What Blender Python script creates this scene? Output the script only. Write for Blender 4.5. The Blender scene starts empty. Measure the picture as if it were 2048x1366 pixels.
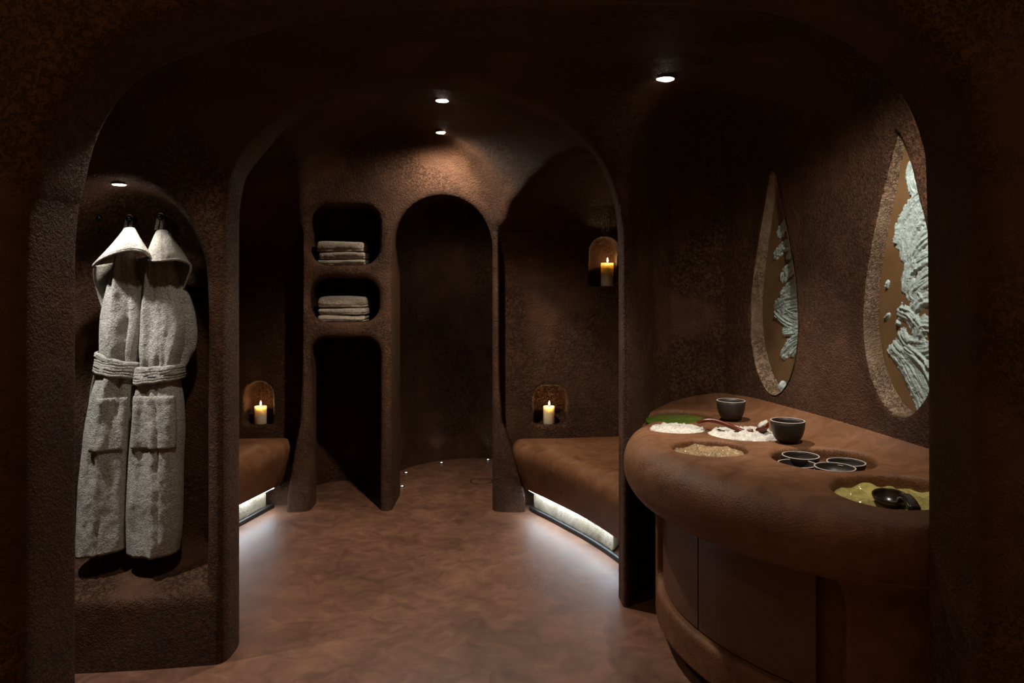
import bpy, bmesh, math, random
import numpy as np
from mathutils import Vector, Matrix, noise
from mathutils.bvhtree import BVHTree

random.seed(4)
scene = bpy.context.scene
col = scene.collection

# ------------------------------------------------------------------ camera
CAM_H, FPX, HOR = 1.6, 1500.0, 560.0          # eye height, focal length in px (2048 wide), horizon row
cam_d = bpy.data.cameras.new('camera')
cam_d.sensor_width = 36.0
cam_d.lens = FPX / 2048 * 36
cam_d.shift_y = -(683 - HOR) / 2048
cam_d.clip_start = 0.02
cam = bpy.data.objects.new('camera', cam_d)
col.objects.link(cam)
cam.location = (0, 0, CAM_H)
cam.rotation_euler = (math.pi / 2, 0, 0)
scene.camera = cam

# ------------------------------------------------------------------ world, exposure
w = bpy.data.worlds.new('world'); scene.world = w
w.use_nodes = True
w.node_tree.nodes['Background'].inputs[0].default_value = (1.0, 0.56, 0.28, 1)
w.node_tree.nodes['Background'].inputs[1].default_value = 0.15
vs = scene.view_settings
vs.view_transform = 'Standard'; vs.look = 'None'; vs.gamma = 1.0
vs.use_curve_mapping = False
vs.exposure = 0.35
scene.cycles.max_bounces = 4
scene.cycles.adaptive_threshold = 0.04
scene.cycles.diffuse_bounces = 2
scene.cycles.glossy_bounces = 2
scene.cycles.caustics_reflective = False
scene.cycles.caustics_refractive = False

POWER = dict(alcove=(120, 32), counter=92, counter_near=48, left_fill=30, robe=92, robe_niche=13, shower_top=7, shower=0.05, candle=1.1, led=36.0)
WARM = (1.0, 0.88, 0.74)
NEUTRAL = (1.0, 0.93, 0.84)


def at(px, py, Y):
    """world point seen at pixel (px,py) of the 2048x1366 photograph at depth Y"""
    return Vector(((px - 1024) * Y / FPX, Y, CAM_H - (py - HOR) * Y / FPX))


# ------------------------------------------------------------------ materials
def mat(name):
    m = bpy.data.materials.new(name); m.use_nodes = True
    nt = m.node_tree
    return m, nt, nt.nodes['Principled BSDF']


def N(nt, kind, **kw):
    n = nt.nodes.new(kind)
    for k, v in kw.items():
        if k in n.inputs:
            n.inputs[k].default_value = v
        else:
            setattr(n, k, v)
    return n


def ramp(nt, fac, stops):
    r = nt.nodes.new('ShaderNodeValToRGB')
    el = r.color_ramp.elements
    while len(el) > 1: el.remove(el[0])
    el[0].position = stops[0][0]; el[0].color = (*stops[0][1], 1)
    for p, c in stops[1:]:
        e = el.new(p); e.color = (*c, 1)
    nt.links.new(fac, r.inputs[0])
    return r.outputs[0]


def math_node(nt, op, a, b=None):
    n = nt.nodes.new('ShaderNodeMath'); n.operation = op
    for i, v in enumerate((a, b)):
        if v is None: continue
        if isinstance(v, (int, float)): n.inputs[i].default_value = v
        else: nt.links.new(v, n.inputs[i])
    return n.outputs[0]


def plaster(name, dark, mid, light, rough=(0.45, 0.7), coarse=0.5, fine=0.25, spec=0.35, pits=True, lump=0.22, depth=0.012):
    m, nt, b = mat(name)
    tc = N(nt, 'ShaderNodeTexCoord').outputs['Object']
    def noise_(scale, det=4, rgh=0.55, dist=0.0, vec=tc):
        n = N(nt, 'ShaderNodeTexNoise', Scale=scale, Detail=det, Roughness=rgh, Distortion=dist)
        nt.links.new(vec, n.inputs['Vector']); return n.outputs['Fac']
    big = noise_(1.7, 2, 0.6, 0.6)
    mot = noise_(9, 3, 0.65, 1.0)
    fin = noise_(150, 2, 0.65)
    f = math_node(nt, 'ADD', math_node(nt, 'MULTIPLY', big, 0.45), math_node(nt, 'MULTIPLY', mot, 0.55))
    nt.links.new(ramp(nt, f, [(0.33, dark), (0.5, mid), (0.68, light)]), b.inputs['Base Color'])
    r = N(nt, 'ShaderNodeMapRange'); r.inputs[3].default_value = rough[0]; r.inputs[4].default_value = rough[1]
    nt.links.new(mot, r.inputs[0]); nt.links.new(r.outputs[0], b.inputs['Roughness'])
    b.inputs['Specular IOR Level'].default_value = spec
    # relief: fine grain everywhere, torn trowel pits in patches
    patch = math_node(nt, 'SMOOTH_MIN', 1.0, math_node(nt, 'MULTIPLY', math_node(nt, 'MAXIMUM', math_node(nt, 'SUBTRACT', noise_(2.3, 1, 0.5, 0.0), 0.42), 0.0), 6.0))
    torn = noise_(58, 4, 0.72, 0.5)
    tornr = ramp(nt, torn, [(0.38, (0, 0, 0)), (0.50, (1, 1, 1))])
    hgt = math_node(nt, 'ADD', math_node(nt, 'MULTIPLY', fin, fine), math_node(nt, 'MULTIPLY', mot, lump))
    if pits:
        hgt = math_node(nt, 'ADD', hgt, math_node(nt, 'MULTIPLY', math_node(nt, 'MULTIPLY', tornr, patch), coarse))
        hgt = math_node(nt, 'ADD', hgt, math_node(nt, 'MULTIPLY', noise_(70, 2, 0.65, 0.0), coarse * 0.45))
    bp = N(nt, 'ShaderNodeBump', Strength=1.0, Distance=depth)
    nt.links.new(hgt, bp.inputs['Height']); nt.links.new(bp.outputs[0], b.inputs['Normal'])
    return m


M_WALL = plaster('brown_plaster', (0.048, 0.0195, 0.0080), (0.074, 0.0305, 0.0130), (0.108, 0.047, 0.021), rough=(0.5, 0.75), coarse=0.75, fine=0.42, spec=0.25, depth=0.018)
M_CEIL = M_WALL
M_SMOOTH = plaster('smooth_brown_plaster', (0.090, 0.037, 0.015), (0.145, 0.062, 0.027), (0.205, 0.095, 0.045), rough=(0.38, 0.6), coarse=0.05, fine=0.22, spec=0.18, lump=0.06)
M_FLOOR = plaster('brown_microcement', (0.085, 0.036, 0.020), (0.140, 0.062, 0.034), (0.215, 0.100, 0.058), rough=(0.36, 0.6), coarse=0.0, fine=0.08, spec=0.45, pits=False, lump=0.05)
M_DOOR = plaster('brown_lacquer_panel', (0.085, 0.033, 0.014), (0.10, 0.039, 0.017), (0.115, 0.047, 0.021), rough=(0.4, 0.5), coarse=0.0, fine=0.03, spec=0.4, pits=False)
M_RIM = plaster('lit_rim_plaster', (0.13, 0.075, 0.040), (0.22, 0.14, 0.082), (0.36, 0.25, 0.16), rough=(0.3, 0.5), coarse=0.7, fine=0.6, spec=0.5)  # paler than the walls: bright sheen of the recess lip painted in
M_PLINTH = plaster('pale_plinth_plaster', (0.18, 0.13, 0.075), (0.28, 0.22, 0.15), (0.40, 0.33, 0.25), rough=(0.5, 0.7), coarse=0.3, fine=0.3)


def simple(name, c, rough=0.5, metal=0.0, spec=0.5, bump=None, c2=None, scale=20.0):
    m, nt, b = mat(name)
    tc = N(nt, 'ShaderNodeTexCoord').outputs['Object']
    n = N(nt, 'ShaderNodeTexNoise', Scale=scale, Detail=4.0, Roughness=0.6)
    nt.links.new(tc, n.inputs['Vector'])
    c2 = c2 or tuple(min(1, v * 1.25) for v in c)
    nt.links.new(ramp(nt, n.outputs['Fac'], [(0.35, c), (0.65, c2)]), b.inputs['Base Color'])
    b.inputs['Roughness'].default_value = rough
    b.inputs['Metallic'].default_value = metal
    b.inputs['Specular IOR Level'].default_value = spec
    if bump:
        n2 = N(nt, 'ShaderNodeTexNoise', Scale=bump[0], Detail=3.0, Roughness=0.6)
        nt.links.new(tc, n2.inputs['Vector'])
        bp = N(nt, 'ShaderNodeBump', Strength=1.0, Distance=bump[1])
        nt.links.new(n2.outputs['Fac'], bp.inputs['Height']); nt.links.new(bp.outputs[0], b.inputs['Normal'])
    return m


M_BLACK = simple('matte_black', (0.006, 0.005, 0.004), 0.5)
M_BALL = simple('black_ball', (0.006, 0.006, 0.007), 0.22)
M_BOWL = simple('dark_stoneware', (0.026, 0.020, 0.016), 0.42, spec=0.35, c2=(0.032, 0.025, 0.020))
M_BOWLRIM = simple('rim_highlight', (0.34, 0.29, 0.25), 0.5)  # white highlight along the bowl rims, put into a paler colour
M_WAX = simple('cream_wax', (0.62, 0.53, 0.36), 0.45, c2=(0.66, 0.57, 0.40), scale=8)
M_WAX.node_tree.nodes['Principled BSDF'].inputs['Subsurface Weight'].default_value = 1.0
M_WAX.node_tree.nodes['Principled BSDF'].inputs['Subsurface Radius'].default_value = (0.10, 0.085, 0.060)
M_WAX.node_tree.nodes['Principled BSDF'].inputs['Subsurface Scale'].default_value = 1.0
M_REDWOOD = simple('red_lacquered_wood', (0.075, 0.011, 0.004), 0.22, c2=(0.12, 0.018, 0.007), scale=30)
M_DARKWOOD = simple('dark_horn_wood', (0.018, 0.011, 0.008), 0.25, c2=(0.030, 0.018, 0.012), scale=40)
M_SALT = simple('white_salt', (0.42, 0.38, 0.32), 0.6, c2=(0.60, 0.56, 0.49), bump=(120, 0.006), scale=60)
M_GREEN = simple('green_oil', (0.05, 0.095, 0.008), 0.08, c2=(0.085, 0.14, 0.016), bump=(45, 0.004))
M_MUD = simple('beige_mud', (0.20, 0.13, 0.06), 0.12, c2=(0.26, 0.17, 0.085), bump=(38, 0.022))
M_YMUD = simple('olive_mud', (0.36, 0.29, 0.085), 0.07, c2=(0.47, 0.39, 0.13), bump=(11, 0.03))
M_CLAY = simple('pale_green_clay', (0.33, 0.41, 0.385), 0.5, c2=(0.45, 0.53, 0.50), bump=(90, 0.004), scale=40)
M_PANEL = simple('bronze_panel', (0.15, 0.082, 0.034), 0.36, c2=(0.19, 0.108, 0.048), scale=6, bump=(60, 0.001))
M_STEEL = simple('lamp_trim', (0.05, 0.03, 0.02), 0.4)


def terry(name, c1, c2):
    m, nt, b = mat(name)
    tc = N(nt, 'ShaderNodeTexCoord').outputs['Object']
    a = N(nt, 'ShaderNodeTexNoise', Scale=190.0, Detail=3.0, Roughness=0.65)
    l = N(nt, 'ShaderNodeTexNoise', Scale=42.0, Detail=4.0, Roughness=0.6, Distortion=1.5)
    g = N(nt, 'ShaderNodeTexNoise', Scale=11.0, Detail=3.0, Roughness=0.55)
    for n in (a, l, g): nt.links.new(tc, n.inputs['Vector'])
    f = math_node(nt, 'ADD', math_node(nt, 'MULTIPLY', a.outputs['Fac'], 0.6), math_node(nt, 'MULTIPLY', l.outputs['Fac'], 0.4))
    nt.links.new(ramp(nt, f, [(0.36, c1), (0.62, c2)]), b.inputs['Base Color'])
    h = math_node(nt, 'ADD', a.outputs['Fac'], math_node(nt, 'MULTIPLY', l.outputs['Fac'], 1.2))
    h = math_node(nt, 'ADD', h, math_node(nt, 'MULTIPLY', g.outputs['Fac'], 1.5))
    bp = N(nt, 'ShaderNodeBump', Strength=1.0, Distance=0.011)
    nt.links.new(h, bp.inputs['Height']); nt.links.new(bp.outputs[0], b.inputs['Normal'])
    b.inputs['Roughness'].default_value = 0.95
    b.inputs['Specular IOR Level'].default_value = 0.05
    b.inputs['Sheen Weight'].default_value = 0.25
    b.inputs['Sheen Roughness'].default_value = 0.5
    return m


M_TERRY = terry('grey_terry', (0.24, 0.22, 0.185), (0.54, 0.51, 0.45))
M_TOWEL = terry('taupe_terry', (0.34, 0.28, 0.21), (0.55, 0.46, 0.36))


def emission(name, c, s):
    m = bpy.data.materials.new(name); m.use_nodes = True
    nt = m.node_tree; nt.nodes.clear()
    e = nt.nodes.new('ShaderNodeEmission'); o = nt.nodes.new('ShaderNodeOutputMaterial')
    e.inputs[0].default_value = (*c, 1); e.inputs[1].default_value = s
    nt.links.new(e.outputs[0], o.inputs[0])
    return m


M_LENS = emission('lamp_lens', (1.0, 0.86, 0.70), 14.0)
M_FLAME = emission('candle_flame', (1.0, 0.72, 0.36), 32.0)
M_LED = emission('cool_led', (0.70, 0.87, 1.0), POWER['led'])
M_PIN = emission('floor_pin', (0.75, 0.90, 1.0), 4.0)


# ------------------------------------------------------------------ object helpers
def empty(name, loc=(0, 0, 0)):
    o = bpy.data.objects.new(name, None); col.objects.link(o); o.location = loc
    o.empty_display_size = 0.05
    return o


def tag(o, label=None, cat=None, group=None, kind=None):
    if label: o['label'] = label
    if cat: o['category'] = cat
    if group: o['group'] = group
    if kind: o['kind'] = kind
    return o


def put(name, me, material, parent=None):
    """link a mesh given in world coordinates; a child keeps its world place"""
    o = bpy.data.objects.new(name, me)
    me.name = name
    me.materials.clear(); me.materials.append(material)
    col.objects.link(o)
    if parent is not None:
        o.parent = parent
        o.matrix_parent_inverse = world_matrix(parent).inverted()
    return o


def world_matrix(o):
    m = Matrix.Translation(o.location) @ o.rotation_euler.to_matrix().to_4x4()
    if o.parent is not None:
        m = world_matrix(o.parent) @ o.matrix_parent_inverse @ m
    return m


def mesh(verts, faces, smooth=True):
    me = bpy.data.meshes.new('m')
    me.from_pydata([tuple(v) for v in verts], [], [tuple(f) for f in faces])
    bm = bmesh.new(); bm.from_mesh(me)
    bmesh.ops.recalc_face_normals(bm, faces=bm.faces)
    bm.to_mesh(me); bm.free()
    if smooth: me.polygons.foreach_set('use_smooth', [True] * len(me.polygons))
    me.update()
    return me


def lathe(profile, centre, n=40, closed=False):
    """surface of revolution about a vertical axis; profile = [(r,z)]; closed joins last to first"""
    vs_, fs = [], []
    k = len(profile)
    for (r, z) in profile:
        for j in range(n):
            a = 2 * math.pi * j / n
            vs_.append((centre[0] + r * math.cos(a), centre[1] + r * math.sin(a), centre[2] + z))
    for i in range(k if closed else k - 1):
        i2 = (i + 1) % k
        for j in range(n):
            j2 = (j + 1) % n
            fs.append((i * n + j, i * n + j2, i2 * n + j2, i2 * n + j))
    if not closed:
        fs.append(tuple(range(n)))
        fs.append(tuple(range((k - 1) * n, k * n)))
    return mesh(vs_, fs)


def catmull(pts, per=8, closed=False):
    pts = [np.array(p, float) for p in pts]
    n = len(pts); out = []
    for i in range(n if closed else n - 1):
        p0 = pts[(i - 1) % n] if (closed or i > 0) else 2 * pts[0] - pts[1]
        p1 = pts[i]; p2 = pts[(i + 1) % n]
        p3 = pts[(i + 2) % n] if (closed or i + 2 < n) else 2 * pts[-1] - pts[-2]
        for j in range(per):
            t = j / per
            out.append(0.5 * ((2 * p1) + (-p0 + p2) * t + (2 * p0 - 5 * p1 + 4 * p2 - p3) * t * t + (-p0 + 3 * p1 - 3 * p2 + p3) * t ** 3))
    if not closed: out.append(pts[-1])
    return out


def sweep(pts, rad, n=14, up=(0, 0, 1), profile=None):
    """tube along pts; rad = [(a,b)] half sizes along side / up; capped"""
    P = [Vector(p) for p in pts]; vs_, fs = [], []
    m = len(P)
    for i, p in enumerate(P):
        t = (P[min(i + 1, m - 1)] - P[max(i - 1, 0)]).normalized()
        u = Vector(up); s = t.cross(u)
        if s.length < 1e-4: s = t.cross(Vector((0, 1, 0)))
        s.normalize(); u = s.cross(t).normalized()
        a, b = rad[i] if isinstance(rad, list) else rad
        for j in range(n):
            th = 2 * math.pi * j / n
            c, d = math.cos(th), math.sin(th)
            if profile == 'box':
                e = 0.35
                c = math.copysign(abs(c) ** e, c); d = math.copysign(abs(d) ** e, d)
            vs_.append(p + s * (a * c) + u * (b * d))
    for i in range(m - 1):
        for j in range(n):
            j2 = (j + 1) % n
            fs.append((i * n + j, i * n + j2, (i + 1) * n + j2, (i + 1) * n + j))
    fs.append(tuple(range(n))); fs.append(tuple(range((m - 1) * n, m * n)))
    return mesh(vs_, fs)


def grid_faces(nr, nc):
    return [(i * nc + j, i * nc + j + 1, (i + 1) * nc + j + 1, (i + 1) * nc + j) for i in range(nr - 1) for j in range(nc - 1)]


def shell(me, thick):
    """give an open sheet a thickness (offset along normals, rim closed)"""
    bm = bmesh.new(); bm.from_mesh(me)
    bmesh.ops.recalc_face_normals(bm, faces=bm.faces)
    bmesh.ops.solidify(bm, geom=list(bm.faces), thickness=thick)
    bm.to_mesh(me); bm.free()
    me.polygons.foreach_set('use_smooth', [True] * len(me.polygons))
    return me


# ------------------------------------------------------------------ signed distance fields
def poly_sdf(X, Y, poly):
    """exact signed distance to a closed polygon (negative inside); X, Y broadcast arrays"""
    X, Y = np.broadcast_arrays(X.astype(np.float32), Y.astype(np.float32))
    d = np.full(X.shape, 1e9, np.float32); ins = np.zeros(X.shape, bool)
    P = [tuple(map(float, p)) for p in poly]
    for (ax, ay), (bx, by) in zip(P, P[1:] + P[:1]):
        ex, ey = bx - ax, by - ay
        L = ex * ex + ey * ey
        if L < 1e-12: continue
        wx, wy = X - ax, Y - ay
        t = np.clip((wx * ex + wy * ey) / L, 0, 1)
        d = np.minimum(d, (wx - ex * t) ** 2 + (wy - ey * t) ** 2)
        c = ((ay <= Y) != (by <= Y))
        with np.errstate(divide='ignore', invalid='ignore'):
            xx = ax + (Y - ay) * (ex / ey if ey != 0 else 0)
        ins ^= c & (X < xx)
    d = np.sqrt(d)
    return np.where(ins, -d, d)


def smin(a, b, k):
    h = np.maximum(k - np.abs(a - b), 0) / k
    return np.minimum(a, b) - h * h * (k * 0.25)


def smax(a, b, k):
    return -smin(-a, -b, k)


def surface_nets(F, org, h):
    """vertices, quads (facing the negative side) and normals of the zero level of F"""
    S = F < 0
    c = np.zeros(tuple(n - 1 for n in F.shape), np.uint8)
    sl = (slice(None, -1), slice(1, None))
    for i in (0, 1):
        for j in (0, 1):
            for k in (0, 1):
                c += S[sl[i], sl[j], sl[k]]
    act = (c > 0) & (c < 8)
    idx = np.full(act.shape, -1, np.int32)
    I, J, K = np.nonzero(act)
    idx[I, J, K] = np.arange(len(I))
    corner = {}
    for i in (0, 1):
        for j in (0, 1):
            for k in (0, 1):
                corner[i, j, k] = F[I + i, J + j, K + k]
    acc = np.zeros((len(I), 3), np.float32); cnt = np.zeros(len(I), np.float32)
    for ax in range(3):
        for u in (0, 1):
            for v in (0, 1):
                a = [0, 0, 0]; a[(ax + 1) % 3] = u; a[(ax + 2) % 3] = v
                b = list(a); b[ax] = 1
                fa, fb = corner[tuple(a)], corner[tuple(b)]
                m = (fa < 0) != (fb < 0)
                t = np.where(m, fa / np.where(m, fa - fb, 1), 0)
                p = np.tile(np.array(a, np.float32), (len(I), 1)); p[:, ax] = t
                acc += p * m[:, None]; cnt += m
    V = acc / cnt[:, None] + np.stack([I, J, K], 1)
    # gradient at the cell for shading normals
    g = np.zeros_like(V)
    for ax in range(3):
        for (q, f) in corner.items():
            g[:, ax] += f if q[ax] else -f
    g = -g / np.maximum(np.linalg.norm(g, axis=1, keepdims=True), 1e-9)
    quads = []
    for ax in range(3):
        lo = [slice(1, -1)] * 3; hi = [slice(1, -1)] * 3
        lo[ax] = slice(0, -1); hi[ax] = slice(1, None)
        A, B = S[tuple(lo)], S[tuple(hi)]
        i, j, k = np.nonzero(A != B)
        q = np.stack([i, j, k], 1)
        for a2 in range(3):
            if a2 != ax: q[:, a2] += 1
        b1, b2 = (ax + 1) % 3, (ax + 2) % 3
        def cell(d1, d2):
            r = q.copy(); r[:, b1] -= d1; r[:, b2] -= d2
            return idx[r[:, 0], r[:, 1], r[:, 2]]
        Q = np.stack([cell(1, 1), cell(0, 1), cell(0, 0), cell(1, 0)], 1)
        flip = A[i, j, k]                     # negative first -> normal back towards it
        Q[flip] = Q[flip][:, ::-1]
        quads.append(Q)
    Q = np.concatenate(quads)
    Q = Q[(Q >= 0).all(1)]
    return V * h + np.array(org, np.float32), Q, g


def np_mesh(V, Q, normals=None):
    used = np.unique(Q)
    remap = np.full(len(V), -1, np.int64); remap[used] = np.arange(len(used))
    V2, Q2 = V[used], remap[Q]
    me = bpy.data.meshes.new('m')
    me.vertices.add(len(V2)); me.vertices.foreach_set('co', V2.astype(np.float32).ravel())
    me.loops.add(Q2.size); me.loops.foreach_set('vertex_index', Q2.astype(np.int32).ravel())
    me.polygons.add(len(Q2))
    me.polygons.foreach_set('loop_start', np.arange(0, Q2.size, 4, dtype=np.int32))
    me.polygons.foreach_set('use_smooth', np.ones(len(Q2), bool))
    me.update(calc_edges=True)
    if normals is not None:
        me.normals_split_custom_set_from_vertices(normals[used].astype(np.float32).tolist())
    return me


def axes(lo, hi, h):
    n = [int(round((b - a) / h)) + 1 for a, b in zip(lo, hi)]
    g = [np.arange(n[i], dtype=np.float32) * np.float32(h) + np.float32(lo[i]) for i in range(3)]
    return g[0][:, None, None], g[1][None, :, None], g[2][None, None, :]


def mirrored_profile(half):
    return half


# ------------------------------------------------------------------ the cave: one continuous plaster shell
WALL_DIR = Vector((-0.248, 0.969, 0)).normalized()         # right wall runs this way (away from the eye)
WALL_IN = Vector((WALL_DIR.y, -WALL_DIR.x, 0))              # into the right wall
MIRRORS = [(Vector((1.316, 3.789, 0)), 1.022, 2.150), (Vector((1.528, 2.959, 0)), 1.058, 2.190)]
TEAR = [(0.0, 0), (0.006, .03), (0.03, .075), (0.09, .135), (0.18, .178), (0.30, .2), (0.44, .19), (0.58, .158), (0.72, .112), (0.85, .066), (0.94, .036), (0.985, .016), (1.0, 0)]


def teardrop(z0, z1, grow=0.0, per=5):
    half = catmull(TEAR, per)
    r = [(max(p[1], 0) + grow, z0 + p[0] * (z1 - z0)) for p in half]
    return [(a, b) for a, b in r] + [(-a, b) for a, b in r[-2:0:-1]]


ROOM = [(-2.30, 2.17), (1.73, 2.17), (1.62, 2.6), (1.27, 3.97), (1.17, 4.13), (1.02, 4.20), (0.88, 4.17), (0.76, 4.05), (0.64, 3.82), (0.565, 3.66),
        (0.50, 3.60), (-1.19, 3.13), (-1.5, 3.085), (-2.30, 3.0)]
FRONT_ARCH = [(-1.25, -0.3), (-1.25, 0.6), (-1.25, 1.2), (-1.248, 1.715), (-1.225, 1.86), (-1.19, 2.0), (-1.13, 2.11), (-1.045, 2.19), (-0.9, 2.26), (-0.6, 2.35), (-0.2, 2.405),
              (0.3, 2.425), (0.66, 2.41), (0.83, 2.37), (1.0, 2.27), (1.105, 2.155), (1.175, 2.0), (1.19, 1.82), (1.195, 1.2), (1.195, 0.6), (1.195, -0.3)]
ARCH2 = [(-1.2, -0.3), (-1.2, 1.0), (-1.2, 1.7), (-1.198, 1.92), (-1.163, 2.11), (-1.042, 2.263), (-0.87, 2.385), (-0.62, 2.46), (-0.33, 2.492), (-0.06, 2.472), (0.185, 2.39),
         (0.386, 2.243), (0.495, 2.05), (0.535, 1.8), (0.54, 1.0), (0.54, -0.3)]
DOME = [(-1.2, -0.3), (-1.2, 1.0), (-1.2, 1.75), (-1.18, 1.98), (-1.08, 2.24), (-0.92, 2.42), (-0.72, 2.54), (-0.5, 2.60), (-0.33, 2.615), (-0.12, 2.60), (0.1, 2.53),
        (0.30, 2.40), (0.44, 2.22), (0.52, 1.98), (0.54, 1.75), (0.54, 1.0), (0.54, -0.3)]
REC_R = [(0.10, -0.3), (0.09, 0.1), (0.0, 0.42), (-0.07, 0.62), (-0.085, 0.9), (-0.09, 3.0), (1.3, 3.0), (1.3, -0.3)]
REC_R_PLAN = [(-0.3, 5.34), (0.98, 5.34), (0.98, 4.6), (0.72, 4.42), (0.60, 4.15), (0.545, 3.82), (0.30, 3.82), (-0.3, 5.05)]
REC_L = [(-1.56, -0.3), (-1.55, 0.1), (-1.50, 0.42), (-1.462, 0.62), (-1.455, 0.9), (-1.452, 3.0), (-2.4, 3.0), (-2.4, -0.3)]
REC_L_PLAN = [(-1.25, 5.34), (-2.2, 5.34), (-2.2, 3.72), (-1.55, 3.68), (-1.32, 3.58), (-1.21, 3.36), (-1.15, 3.6)]
BAY_R = [(5.40, -0.3), (5.40, 1.60), (5.34, 1.72), (5.19, 1.93), (4.95, 2.09), (4.55, 2.20), (4.1, 2.26), (3.5, 2.26), (3.5, -0.3)]
BAY_L = [(5.40, -0.3), (5.40, 1.70), (5.34, 1.80), (5.19, 1.98), (4.95, 2.18), (4.55, 2.33), (4.1, 2.38), (3.2, 2.38), (3.2, -0.3)]
ROBE_NICHE = [(-2.01, 0.36), (-1.97, 0.31), (-1.6, 0.305), (-1.30, 0.31), (-1.268, 0.36), (-1.265, 1.0), (-1.266, 1.58), (-1.305, 1.765), (-1.385, 1.90), (-1.49, 1.985), (-1.635, 2.02), (-1.78, 1.985), (-1.89, 1.90), (-1.97, 1.765), (-2.01, 1.58), (-2.012, 1.0)]
SHOWER_C, SHOWER_R = (-0.28, 6.05), 0.69


def rrect(x0, x1, z0, z1, r, n=6):
    out = []
    for cx, cz, a0 in ((x1 - r, z0 + r, -90), (x1 - r, z1 - r, 0), (x0 + r, z1 - r, 90), (x0 + r, z0 + r, 180)):
        for i in range(n + 1):
            a = math.radians(a0 + 90 * i / n)
            out.append((cx + r * math.cos(a), cz + r * math.sin(a)))
    return out


def arch_profile(x0, x1, z0, ztop, per=10):
    r = (x1 - x0) / 2; cx = (x0 + x1) / 2
    out = [(x0, z0), (x1, z0)]
    for i in range(2 * per + 1):
        a = math.pi * i / (2 * per)
        out.append((cx + r * math.cos(a), ztop - r + r * math.sin(a)))
    return out


CANDLE_NICHES = [  # x0,x1,z0,ztop,corner,back depth
    ((0.156, 0.386), 0.565, 0.845, 0.085), ((-1.905, -1.705), 0.565, 0.872, 0.095), ((0.552, 0.742), 1.555, 1.902, 0.092)]


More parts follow.
